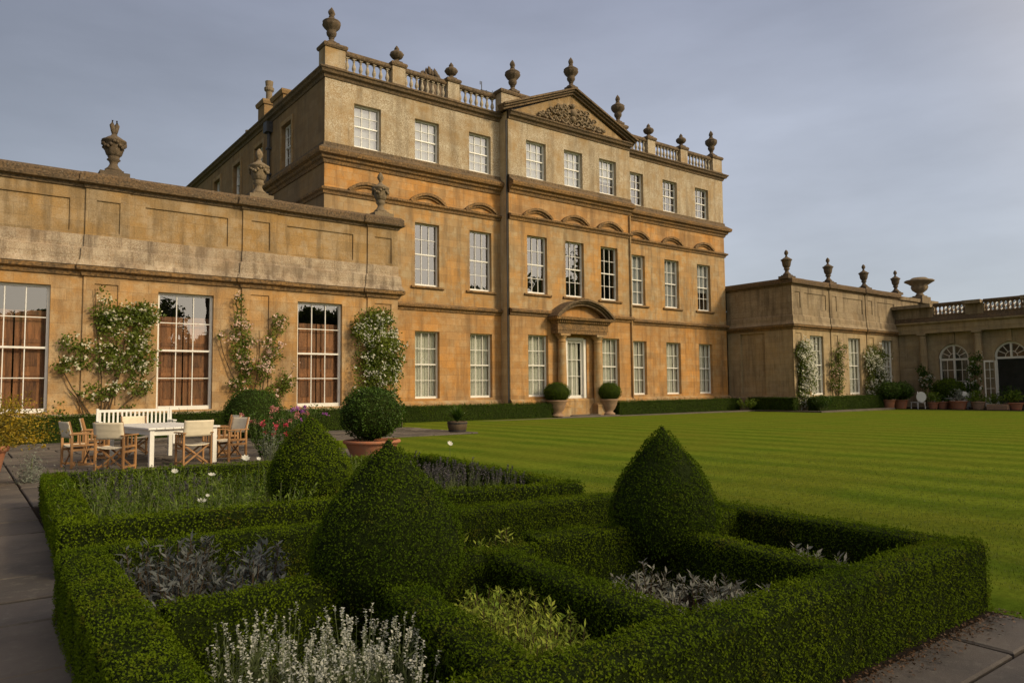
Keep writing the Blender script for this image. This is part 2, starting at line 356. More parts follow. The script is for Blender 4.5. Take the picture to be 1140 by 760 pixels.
for a, b in ((-22.12, -21.0), (-21.0, 30.), (30., 420.)):
    za, zb = gz(a), gz(b) if b < 31 else gz(30)
    if a >= 30: za = gz(30)
    mb.quad((a, -400, za), (b, -400, zb), (b, 400, zb), (a, 400, za))
mb.quad((-420, -400, -.03), (-22.12, -400, -.03), (-22.12, 400, -.03), (-420, 400, -.03)); mb.quad((-22.12, -400, -.03), (-22.12, 400, -.03), (-22.12, 400, 0), (-22.12, -400, 0))
tag(mb.build('lawn', M['lawn']), 'striped green lawn in front of the house', None, kind='structure')

def flagmat():
    m, nt, b, out = newmat('worn flagstone'); g = nd(nt, 'ShaderNodeNewGeometry'); v = g.outputs['Position']
    a = noise(nt, v, 1.1, 5, .6); f = noise(nt, v, 11, 8, .85); r = g.outputs['Random Per Island']
    col = mixc(nt, r, (.160, .134, .108), (.078, .067, .057)); col = mixc(nt, mul(nt, rng_map(nt, a, .45, .65), .6), col, (.05, .046, .042))
    col = mixc(nt, mul(nt, rng_map(nt, f, .53, .66), .6), col, (.19, .175, .14))
    nt.links.new(col, b.inputs['Base Color']); b.inputs['Roughness'].default_value = .75; b.inputs['Specular IOR Level'].default_value = .3; bump(nt, b, f, .45, .015); return m
M['flag'] = flagmat()
def flags(name, x0, x1, y0, y1, widths, lmin, lmax, along='Y', ztop=.012, label=''):
    # rows of real slabs of random length with open joints
    mb = MB(); k = 0; p = (x0 if along == 'Y' else y0); end = (x1 if along == 'Y' else y1)
    while p < end - .05:
        w = min(widths[k % len(widths)] * random.uniform(.9, 1.1), end - p); k += 1
        q = (y0 if along == 'Y' else x0) - random.uniform(0, lmax); e2 = (y1 if along == 'Y' else x1)
        while q < e2:
            l = random.uniform(lmin, lmax); a, b = max(q, (y0 if along == 'Y' else x0)), min(q + l, e2); q += l
            if b - a < .08: continue
            h = ztop + random.uniform(-.006, .007); g = .014
            t = [random.uniform(-.005, .005) for _ in range(4)]
            if along == 'Y': X0, X1, Y0, Y1 = x0 + x1 - p - w + g, x0 + x1 - p - g, a + g, b - g
            else: X0, X1, Y0, Y1 = a + g, b - g, p + g, p + w - g
            i = .012
            mb.add([(X0, Y0, -.12), (X1, Y0, -.12), (X1, Y1, -.12), (X0, Y1, -.12), (X0, Y0, h - .012), (X1, Y0, h - .012), (X1, Y1, h - .012), (X0, Y1, h - .012),
                    (X0 + i, Y0 + i, h + t[0]), (X1 - i, Y0 + i, h + t[1]), (X1 - i, Y1 - i, h + t[2]), (X0 + i, Y1 - i, h + t[3])],
                   [(0, 1, 5, 4), (1, 2, 6, 5), (2, 3, 7, 6), (3, 0, 4, 7), (4, 5, 9, 8), (5, 6, 10, 9), (6, 7, 11, 10), (7, 4, 8, 11), (8, 9, 10, 11)])
        p += w
    return tag(mb.build(name, M['flag']), label, None, kind='structure')
flags('garden_path', -31.0, -26.63, -36, -11.0, (.95, .62, 1.1, .8), .5, 1.15, 'Y', label='worn flagstone path beside the box hedges')
flags('garden_paving', -26.63, -19.7, -20.05, -11.0, (.7, .95, .6), .7, 1.5, 'X', label='flagstones between the box garden and the dining table')
flags('terrace_paving', -34, -13.5, -11.0, -6.2, (.7, .95, .6), .7, 1.5, 'X', label='flagstone terrace under the dining table')
flags('south_paving', -26.72, -22.14, -36, -29.31, (.75, .95, .6), .5, 1.2, 'X', ztop=.008, label='flagstone paving in front of the near hedge')
mb = MB(); mb.sweep([(-13.5, -6.6), (-9, -2.55), (14.2, -2.55), (14.2, -7.1), (23, -7.1)], [(0, -.3), (.38, -.3), (.38, -.06), (0, -.055)])
tag(mb.build('edging_stone', M['flag']), 'pale stone edging between lawn and hedges', None, kind='structure')
mb = MB(); mb.box(-40, -13.5, -6.2, -5, -.2, -.02); mb.box(-14, 15, -2.5, 0, -.3, -.10); mb.box(14, 40, -7.0, -5, -.4, -.17); mb.box(22, 30, -40, -6.9, -.4, -.19); mb.add([(-26.9, -29.50, .003), (-22.13, -29.50, .003), (-22.1, -26.2, .003), (-21.40, -20.3, .003), (-26.75, -20.0, .003)], [(0, 1, 2, 3, 4)])
mb.box(-34, -26.7, -36, -11, -.3, -.022); mb.box(-26.69, -22.2, -36, -29.51, -.3, -.022); mb.box(-26.69, -19.72, -19.99, -11, -.3, -.022); mb.box(-34, -13.52, -10.99, -6.21, -.3, -.022)
tag(mb.build('bed_soil', M['soil']), 'dark soil of the planting beds', None, kind='structure')

# ================================================================== windows
WIN = {}
def make_window(parent, loc, w, h, kind, rz=0, cols=3, rows=4, frame=.07, mat='white', sill=None):
    key = (round(w, 2), round(h, 2), kind, cols, rows, mat, sill)
    loc = Vector(loc) - parent_loc(parent)
    if key in WIN:
        c = copy_tree(WIN[key], parent); c.location = loc; c.rotation_euler = (0, 0, rz); return c
    mb = MB(); a = w / 2 + .01; t = frame; b_ = .026
    mb.box(-a, -a + t, -.05, .07, -.01, h + .01); mb.box(a - t, a, -.05, .07, -.01, h + .01)
    mb.box(-a + t, a - t, -.05, .07, h - t + .01, h + .01); mb.box(-a + t, a - t, -.07, .07, -.01, t * 1.5)
    zb, zt = t * 1.5, h - t + .01; zm = (zb + zt) / 2
    mb.box(-a + t, a - t, -.045, .035, zm - .03, zm + .03)
    iw = 2 * (a - t)
    for i in range(1, cols):
        x = -a + t + iw * i / cols
        mb.box(x - b_ / 2, x + b_ / 2, -.018, .018, zb, zm - .03); mb.box(x - b_ / 2, x + b_ / 2, -.034, .002, zm + .03, zt)
    for j in range(1, rows):
        if 2 * j == rows: continue
        z = zb + (zt - zb) * j / rows; y = -.019 if z < zm else -.035
        mb.box(-a + t, a - t, y, y + .034, z - b_ / 2, z + b_ / 2)
    o = local(mb, 'window', M[mat], parent); o.location = loc; o.rotation_euler = (0, 0, rz)
    p = MB(); p.quad((-a + t, .012, zb), (a - t, .012, zb), (a - t, .012, zt), (-a + t, .012, zt)); local(p, 'pane', M['glass'], o)
    if kind == 'blind':
        p = MB(); p.quad((-a + .02, .12, 0), (a - .02, .12, 0), (a - .02, .12, h), (-a + .02, .12, h)); local(p, 'blind', M['blind'], o)
    if kind in ('blind_lower', 'blind_upper'):
        z0, z1 = (0, h * .56) if kind == 'blind_lower' else (h * .40, h)
        p = MB(); p.quad((-a + .02, .12, z0), (a - .02, .12, z0), (a - .02, .12, z1), (-a + .02, .12, z1)); local(p, 'blind', M['blind'], o)
    if kind == 'curtain':
        for s, x0, x1 in ((0, -a + .03, .18 * w), (1, .27 * w, a - .03)):
            p = MB(); n = 60; vs = []
            for i in range(n + 1):
                x = x0 + (x1 - x0) * i / n; y = .17 + .035 * math.sin(x * 46 + s) + .02 * math.sin(x * 17 + 2)
                vs += [(x, y, .02), (x, y * .8 + .03, h)]
            p.add(vs, [(2 * i, 2 * i + 2, 2 * i + 3, 2 * i + 1) for i in range(n)]); local(p, 'curtain', M['curtain'], o, smooth=True)
    if kind == 'shutter':
        top = h * .80
        for x0, x1 in ((-a + .03, -.02), (.02, a - .03)):
            p = MB(); n = 5; bw = (x1 - x0) / n
            for i in range(n):
                y = .16 + (.02 if i in (0, n - 1) else .0); p.box(x0 + i * bw, x0 + (i + 1) * bw - .004, y, y + .03, .02, top)
            for z in (.1, top * .36, top * .68, top - .14): p.box(x0 + bw, x1 - bw, .14, .159, z, z + .12)
            for z0, z1 in ((.28, top * .33), (top * .43, top * .64)):
                p.box(x0 + bw * 1.5, x1 - bw * 1.5, .145, .159, z0 + .08, z1 - .08)
            local(p, 'shutter', M['shutter'], o)
    if sill:
        p = MB(); p.sweep([(-a - .22, -.24), (a + .22, -.24)], [(-.27, -.16), (.05, -.16), (.12, -.11), (.12, -.03), (-.27, -.0105)])
        local(p, 'sill', M['ledge_gold'], o)
    WIN[key] = o; return o
def fY(y0): return lambda u, d, z: (u, y0 + d, z)
def fX(x0): return lambda u, d, z: (x0 + d, u, z)

# ================================================================== main block
YL, YC = -.25, -1.02; XL, XA, XB, XR = -14.5, -4.62, 4.58, 14.66
H = thing('country_house', 'large three-storey golden stone country house with a pedimented centre', 'house', (0, YL, 0))
A1, A2, A3, BC, HW = 12.36, 9.12, 5.90, 2.72, .694
BAYS = [(-A1, 0), (-A2, 0), (-A3, 0), (-BC, 1), (0.0, 1), (BC, 1), (A3, 0), (A2, 0), (A1, 0)]
ROWS = {'T': (12.80, 14.86), 'S': (6.54, 9.66), 'G': (1.02, 4.31)}
secs = [(XL, XA, YL, 0), (XA, XB, YC, 1), (XB, XR, YL, 0)]
lo, up = MB(), MB(); gh = MB(); rt = MB()
DOOR = (-.76, .80, -.06, 4.27)
sideT = [(3.9, 5.3), (8.2, 9.6), (12.2, 13.6), (16.4, 17.8)]
for x0, x1, y, pl in secs:
    hs = [(c - HW, c + HW, *ROWS[k]) for c, p in BAYS if x0 < c < x1 for k in 'SG' if not (k == 'G' and c == 0)]
    if pl: hs.append(DOOR)
    g_ = [h for h in hs if h[3] < 5]; s_ = [h for h in hs if h[3] > 5]
    lo.wall(fY(y), x0, x1, -.5, 5.45, g_, .25); gh.wall(fY(y), x0, x1, 5.45, 10.45, s_, .25); lo.wall(fY(y), x0, x1, 10.45, 12.1)
    up.wall(fY(y), x0, x1, 12.1, 15.95, [(c - HW, c + HW, *ROWS['T']) for c, p in BAYS if x0 < c < x1], .25)
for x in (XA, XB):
    rt = MB(); rt.quad((x, YC, -.5), (x, YL + .3, -.5), (x, YL + .3, 16.2), (x, YC, 16.2)); rt.build('corner_return', M['painted_skylight'], H)
lo.build('lower_wall', M['gold'], H); gh.build('middle_wall', M['gold_grey'], H); up.build('upper_wall', M['buff'], H)
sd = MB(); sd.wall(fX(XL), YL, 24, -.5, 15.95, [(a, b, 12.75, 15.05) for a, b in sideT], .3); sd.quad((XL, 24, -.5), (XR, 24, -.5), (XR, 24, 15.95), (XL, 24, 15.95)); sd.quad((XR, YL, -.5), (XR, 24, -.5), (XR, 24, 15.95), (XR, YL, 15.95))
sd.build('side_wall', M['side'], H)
for a, b in sideT:
    ar = MB()
    for p in ((a - .2, a - .003, 12.72, 15.27), (b + .003, b + .2, 12.72, 15.27), (a - .003, b + .003, 15.055, 15.27)): ar.box(XL - .05, XL + .1, p[0], p[1], p[2], p[3])
    ar.build('window_surround', M['attic'], H); make_window(H, (XL + .25, (a + b) / 2, 12.76), b - a, 2.28, 'dark', rz=-PI / 2)
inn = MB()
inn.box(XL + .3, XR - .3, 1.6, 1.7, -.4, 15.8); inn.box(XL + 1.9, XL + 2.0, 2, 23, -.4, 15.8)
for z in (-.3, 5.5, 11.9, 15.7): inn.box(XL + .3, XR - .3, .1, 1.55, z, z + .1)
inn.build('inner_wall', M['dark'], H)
kindT = ['blind', 'blind', 'blind', 'blind', 'blind', 'blind_upper', 'dark', 'dark', 'dark']
kindS = ['dark', 'dark', 'dark', 'dark', 'dark', 'dark', 'blind', 'blind', 'blind_upper']
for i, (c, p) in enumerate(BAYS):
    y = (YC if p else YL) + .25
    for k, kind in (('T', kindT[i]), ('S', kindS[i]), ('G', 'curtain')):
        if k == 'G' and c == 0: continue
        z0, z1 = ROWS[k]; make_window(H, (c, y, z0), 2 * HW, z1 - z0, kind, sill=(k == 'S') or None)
# mouldings
def run(name, prof, mat, side=True):
    mb = MB()
    mb.sweep(([(XL, 24)] if side else []) + [(XL, YL), (XA + .02, YL)], prof); mb.sweep([(XA, YC), (XB, YC)], prof); mb.sweep([(XB - .02, YL), (XR, YL), (XR, 8)], prof)
    return mb.build(name, M[mat], H)
run('plinth', [(-.1, -.5), (.15, -.5), (.15, .78), (.02, .90), (-.1, .90)], 'gold_grey')
run('string_course', [(-.1, 5.30), (.05, 5.31), (.08, 5.42), (.20, 5.48), (.22, 5.58), (.06, 5.68), (-.1, 5.68)], 'ledge_gold', False)
run('arch_course', [(-.1, 10.36), (.06, 10.37), (.09, 10.48), (.19, 10.55), (.20, 10.63), (.05, 10.70), (-.1, 10.70)], 'ledge_gold', True)
run('middle_cornice', [(-.1, 11.78), (.06, 11.79), (.10, 11.93), (.20, 11.99), (.23, 12.10), (.38, 12.16), (.42, 12.28), (.42, 12.36), (-.1, 12.37)], 'ledge_gold')
run('weathering_course', [(-.1, 12.371), (.40, 12.372), (.08, 12.60), (.06, 12.76), (-.1, 12.762)], 'ledge')
run('top_cornice', [(-.1, 15.76), (.05, 15.77), (.10, 15.90), (.22, 15.95), (.26, 16.05), (.33, 16.10), (.33, 16.17), (-.1, 16.22)], 'ledge')
for c, p in BAYS:
    y = YC if p else YL; c1, h = 1.02, .44; Rr = (c1 * c1 + h * h) / (2 * h); cz = 10.68 + h - Rr; a0 = math.asin(c1 / Rr)
    mb = MB(); n = 14
    for w0, w1, o0 in ((0, .11, .10), (.11, .24, .20)):
        vs = []
        for i in range(n + 1):
            a = -a0 + 2 * a0 * i / n
            for rr, yy in ((Rr - .2 + w0, y + .05), (Rr - .2 + w0, y - o0), (Rr - .2 + w1, y - o0), (Rr - .2 + w1, y + .05)):
                vs.append((c + rr * math.sin(a), yy, cz + rr * math.cos(a)))
        fs = [(4 * i + k, 4 * i + 4 + k, 4 * i + 4 + (k + 1) % 4, 4 * i + (k + 1) % 4) for i in range(n) for k in range(4)] + [(0, 1, 2, 3), (4 * n + 3, 4 * n + 2, 4 * n + 1, 4 * n)]
        mb.add(vs, fs)
    mb.build('window_arch', M['ledge_gold'], H)
# door and portal
dx = .02
d = MB(); d.box(-.60 + dx, .60 + dx, YC + .20, YC + .26, .0, .98)
for z0, z1 in ((.98, 1.06), (2.1, 2.13), (3.02, 3.05), (3.98, 4.10)): d.box(-.60 + dx, .60 + dx, YC + .20, YC + .26, z0, z1)
for x in (-.60, .50): d.box(x + dx, x + .10 + dx, YC + .195, YC + .265, .0, 4.10)
for x in (-.18, .15): d.box(x + dx, x + .03 + dx, YC + .20, YC + .26, 1.06, 3.98)
for x0, x1 in ((-.46, -.03), (.03, .46)): d.box(x0 + dx, x1 + dx, YC + .185, YC + .198, .16, .84)
do = d.build('door', M['white'], H, bevel=.004)
p = MB(); p.quad((-.5 + dx, YC + .235, 1.06), (.5 + dx, YC + .235, 1.06), (.5 + dx, YC + .235, 3.98), (-.5 + dx, YC + .235, 3.98)); p.build('pane', M['glass'], do)
p = MB(); n = 50; vs = []
for i in range(n + 1):
    x = -.5 + dx + 0.92 * i / n; y = YC + .33 + .03 * math.sin(x * 48); vs += [(x, y, .9), (x, y, 4.1)]
p.add(vs, [(2 * i, 2 * i + 2, 2 * i + 3, 2 * i + 1) for i in range(n)]); p.build('curtain', M['curtain'], do, smooth=True)
p = MB(); p.lathe([(.0, 0), (.028, .004), (.03, .02), (.012, .03), (.012, .05)], n=10); hnd = local(p, 'handle', M['iron'], do); hnd.location = (.53 + dx, YC + .17 - YL, 1.05); hnd.rotation_euler = (R(-90), 0, 0)
fr = MB(); fr.box(-.77 + dx, -.605 + dx, YC + .06, YC + .26, -.05, 4.20); fr.box(.605 + dx, .79 + dx, YC + .06, YC + .26, -.05, 4.20); fr.box(-.605 + dx, .605 + dx, YC + .06, YC + .26, 4.105, 4.28); fr.build('door_frame', M['white'], H)
for s in (-1, 1):
    x = s * 1.34 + .04
    c = MB(); c.box(x - .33, x + .33, YC - .60, YC + .05, -.3, .46); c.box(x - .36, x + .36, YC - .63, YC + .05, .46, .54)
    c.lathe([(.30, .54), (.30, .60), (.26, .64), (.245, .70), (.25, 1.6), (.24, 2.6), (.212, 3.95), (.235, 3.98), (.235, 4.03), (.215, 4.06), (.215, 4.14), (.26, 4.2), (.30, 4.28), (.30, 4.30)], (x, YC - .29, 0), 24)
    c.box(x - .34, x + .34, YC - .62, YC + .05, 4.302, 4.42); c.build('column', M['gold_grey'], H)
e_ = MB(); e_.sweep([(-1.80, YC + .05), (-1.80, YC - .56), (1.88, YC - .56), (1.88, YC + .05)], [(-.2, 4.42), (0, 4.42), (0, 4.60), (.03, 4.61), (.03, 4.95), (.09, 5.0), (.10, 5.12), (.30, 5.16), (.34, 5.30), (-.2, 5.32)])
e_.box(-1.6, 1.68, YC - .38, YC + .05, 4.43, 5.29)
for i in range(26): x = -1.80 + i * .148; e_.box(x, x + .08, YC - .74, YC - .64, 5.02, 5.155)
e_.build('entablature', M['ledge_gold'], H)
c1, h = 2.16, .98; Rr = (c1 * c1 + h * h) / (2 * h); cz = 5.32 + h - Rr; a0 = math.asin(c1 / Rr); n = 26
pd_ = MB()
for w0, w1, o0 in ((-.30, -.17, .68), (-.17, -.08, .80), (-.08, 0.02, .92)):
    vs = []
    for i in range(n + 1):
        a = -a0 + 2 * a0 * i / n
        for rr, yy in ((Rr + w0, YC + .05), (Rr + w0, YC - o0), (Rr + w1, YC - o0), (Rr + w1, YC + .05)): vs.append((.04 + rr * math.sin(a), yy, cz + rr * math.cos(a)))
    pd_.add(vs, [(4 * i + k, 4 * i + 4 + k, 4 * i + 4 + (k + 1) % 4, 4 * i + (k + 1) % 4) for i in range(n) for k in range(4)] + [(0, 1, 2, 3), (4 * n + 3, 4 * n + 2, 4 * n + 1, 4 * n)])
pdo = pd_.build('arched_pediment', M['ledge'], H)
t = MB(); vs = [(.04 + (Rr - .2) * math.sin(-a0 * .97 + 2 * a0 * .97 * i / n), YC - .3, cz + (Rr - .2) * math.cos(-a0 * .97 + 2 * a0 * .97 * i / n)) for i in range(n + 1)]
t.add(vs, [tuple(range(n + 1))]); t.build('tympanum', M['gold'], pdo)
st = MB(); st.box(-2.1, 2.2, YC - 1.15, YC - .1, -.3, -.045); st.box(-1.05, 1.1, YC - .75, YC + .3, -.044, .0); st.build('doorstep', M['flag'], H, bevel=.02)
# pediment
pe = MB(); ax, az, ez = -.02, 18.15, 16.20
pe.add([(XA + .1, YC + .06, ez), (XB - .1, YC + .06, ez), (ax, YC + .06, az)], [(0, 1, 2)])
pe.build('pediment', M['attic'], H)
rk = MB()
for s, xe in ((-1, XA), (1, XB)):
    P0 = Vector((xe + s * .36, 0, ez - .03)); P1 = Vector((ax, 0, az + .02)); dirv = (P1 - P0).normalized(); nv = Vector((-dirv.z * (1 if dirv.x > 0 else -1), 0, abs(dirv.x)))
    for w0, w1, o in ((-.02, .10, .10), (.10, .20, .24), (.20, .30, .36)):
        vs = []
        for P in (P0, P1):
            for w_, yy in ((w0, YC + .3), (w0, YC - o), (w1, YC - o), (w1, YC + .3)):
                q = P + nv * w_
                if P is P1: q = Vector((ax, 0, P1.z + w_ / abs(dirv.x)))
                vs.append((q.x, yy, q.z))
        rk.add(vs, [(k, 4 + k, 4 + (k + 1) % 4, (k + 1) % 4) for k in range(4)] + [(0, 1, 2, 3), (7, 6, 5, 4)])
rk.build('raking_cornice', M['ledge'], H)
rf = MB(); rf.add([(XA - .2, YC + .31, ez), (XB + .2, YC + .31, ez), (ax, YC + .31, az + .32), (XA - .2, 3, ez), (XB + .2, 3, ez), (ax, 3, az + .32)], [(0, 2, 5, 3), (1, 4, 5, 2), (0, 1, 2), (3, 5, 4)])
rf.box(XL + .1, XR - .1, YL + .1, 23.9, 16.0, 16.15); rf.build('roof', M['slate'], H)
cv = MB(); rr_ = random.Random(3)
def relief(x, z, r): cv.lathe([(r * .05, -r), (r * .7, -r * .72), (r, 0), (r * .7, r * .72), (r * .05, r)], (x, YC - .02 - r * .1, z), 8)
relief(ax, 17.05, .26); relief(ax, 17.45, .16); relief(ax - .02, 16.7, .2)
for s in (-1, 1):
    for row, (n_, zb_) in enumerate(((11, 16.50), (7, 16.86), (4, 17.22))):
        for k in range(n_):
            x = ax + s * (.16 + k * .225 + .1 * row); r = .19 * (1 - k / 22); zc = zb_ + rr_.uniform(-.06, .06); sg = 1 if (k + row) % 2 else -1
            cv.tube([(x + s * r * 1.15 * math.cos(t_ * .75) * (1 - t_ / 13), YC - .06 - .04 * math.sin(t_), zc + sg * r * 1.15 * math.sin(t_ * .75) * (1 - t_ / 13)) for t_ in range(10)], [.062 * (1 - i / 14) for i in range(10)], 5)
            relief(x, zc, .06)
    for k in range(26):
        x = ax + s * rr_.uniform(.1, 2.5); zm_ = 16.42 + 1.3 * (1 - abs(x - ax) / 2.7); relief(x, rr_.uniform(16.38, max(16.45, zm_)), rr_.uniform(.05, .11))
cv.build('carved_arms', M['urn_pale'], H, smooth=True)
# balustrades
M['baluster'] = ledge('pale baluster stone', (.50, .44, .34), (.40, .34, .25), (.16, .13, .1), .5, 8)
BAL = {}
def baluster_mesh(h, mat):
    key = (h, mat)
    if key not in BAL:
        mb = MB(); s = h / .78
        mb.box(-.085, .085, -.085, .085, 0, .07 * s); mb.box(-.085, .085, -.085, .085, .71 * s, h)
        mb.lathe([(.05, .07 * s), (.075, .09 * s), (.05, .13 * s), (.09, .24 * s), (.10, .31 * s), (.075, .42 * s), (.045, .54 * s), (.045, .60 * s), (.07, .63 * s), (.05, .66 * s), (.06, .71 * s)], n=10)
        me = local(mb, 'baluster', M[mat], None); BAL[key] = me.data; bpy.data.objects.remove(me)
    return BAL[key]
def balustrade(parent, p, q, z, hb, n, mat='ledge', bmat='baluster', name='balustrade'):
    p = Vector((p[0], p[1], 0)); q = Vector((q[0], q[1], 0)); dv = (q - p).normalized(); L = (q - p).length
    mb = MB()
    def pth(o): return [(p.x, p.y), (q.x, q.y)]
    mb.sweep(pth(0), [(-.16, z), (.16, z), (.16, z + .14), (-.16, z + .14)]); zt = z + .14 + hb
    mb.sweep(pth(0), [(-.14, zt), (.14, zt), (.18, zt + .06), (.18, zt + .18), (.12, zt + .24), (-.12, zt + .24), (-.18, zt + .18), (-.18, zt + .06)])
    o = mb.build(name, M[mat], parent); me = baluster_mesh(hb, bmat)
    for i in range(n):
        c = p + dv * (L * (i + .5) / n); b = bpy.data.objects.new('baluster', me); COL.objects.link(b); b.parent = o; b.location = Vector((c.x, c.y, z + .14)) - parent_loc(o)
    return o
def pedestal(parent, x0, x1, y0, y1, z0, z1, mat='gold_grey', cap='ledge'):
    mb = MB(); mb.box(x0, x1, y0, y1, z0, z1); o = mb.build('pedestal', M[mat], parent)
    c = MB(); c.sweep([(x0, y0), (x1, y0), (x1, y1), (x0, y1)], [(-.2, z1), (.05, z1), (.09, z1 + .08), (.09, z1 + .16), (.03, z1 + .22), (-.2, z1 + .222)], True); c.box(x0 + .15, x1 - .15, y0 + .15, y1 - .15, z1 + .05, z1 + .215); c.build('cap', M[cap], o)
    c = MB(); c.sweep([(x0, y0), (x1, y0), (x1, y1), (x0, y1)], [(-.1, z0), (.05, z0), (.05, z0 + .13), (-.1, z0 + .15)], True); c.build('base', M[cap], o)
YB = -.02
for x0, x1 in ((XL + .0, -13.5), (-11.05, -10.35), (-7.88, -7.18), (7.10, 7.80), (10.28, 10.98), (13.66, XR)): pedestal(H, x0, x1, YB - .24, YB + .50 if abs(x0) > 13 or x1 > 14 else YB + .24, 16.2, 17.24, 'buff')
for x0, x1, n in ((-13.5, -11.05, 7), (-10.35, -7.88, 8), (-7.18, -4.75, 7), (4.75, 7.10, 7), (7.80, 10.28, 8), (10.98, 13.66, 8)): balustrade(H, (x0, YB), (x1, YB), 16.2, .74, n)
for s in (-1, 1):
    x0, x1 = sorted((s * 4.78, s * 2.6)); pedestal(H, x0, x1, YC + .36, YC + .9, 16.2, 17.28, 'buff')
# chimneys and pipes
def chimney(x0, x1, y0, y1, z0, z1, pot=None):
    mb = MB(); mb.box(x0, x1, y0, y1, z0, z1); mb.sweep([(x0, y0), (x1, y0), (x1, y1), (x0, y1)], [(-.1, z1 - .30), (.08, z1 - .28), (.14, z1 - .1), (.14, z1 - .001), (-.1, z1)], True)
    mb.box(x0 + .09, x1 - .09, y0 + .09, y1 - .09, z1 - .01, z1 + .03); o = mb.build('chimney', M['side'], H)
    if pot:
        p = MB(); p.lathe(pot, ((x0 + x1) / 2, (y0 + y1) / 2, z1), 12); p.build('chimney_pot', M['urn_pale'], o)
chimney(-12.5, -11.5, 14.2, 15.4, 15.9, 19.95, [(.30, 0), (.30, .12), (.20, .2), (.20, .75), (.30, .85), (.32, 1.0), (.22, 1.1), (.26, 1.45), (.12, 1.5)])
chimney(-12.5, -11.0, 10.8, 12.6, 15.9, 19.45)
chimney(-12.3, -11.7, 18.7, 19.3, 15.9, 18.0, [(.2, 0), (.17, .5), (.15, 1.2), (.2, 1.25), (.2, 1.4)])
p = MB(); p.tube([(XL - .12, 6.95, -.2), (XL - .12, 6.95, 15.3)], .085, 8); p.box(XL - .34, XL + .02, 6.68, 7.22, 15.2, 15.75)
for z in (12.9, 14.3): p.box(XL - .24, XL + .02, 6.8, 7.1, z, z + .1)
p.build('downpipe', M['lead'], H)
p = MB(); p.tube([(4.42, YC - .08, -.2), (4.42, YC - .08, 11.75)], .05, 8); p.build('downpipe', M['gold_grey'], H)
p = MB(); p.tube([(XA - .05, YC + .10, -.2), (XA - .05, YC + .10, 15.7)], .035, 8); p.build('downpipe', M['lead'], H)

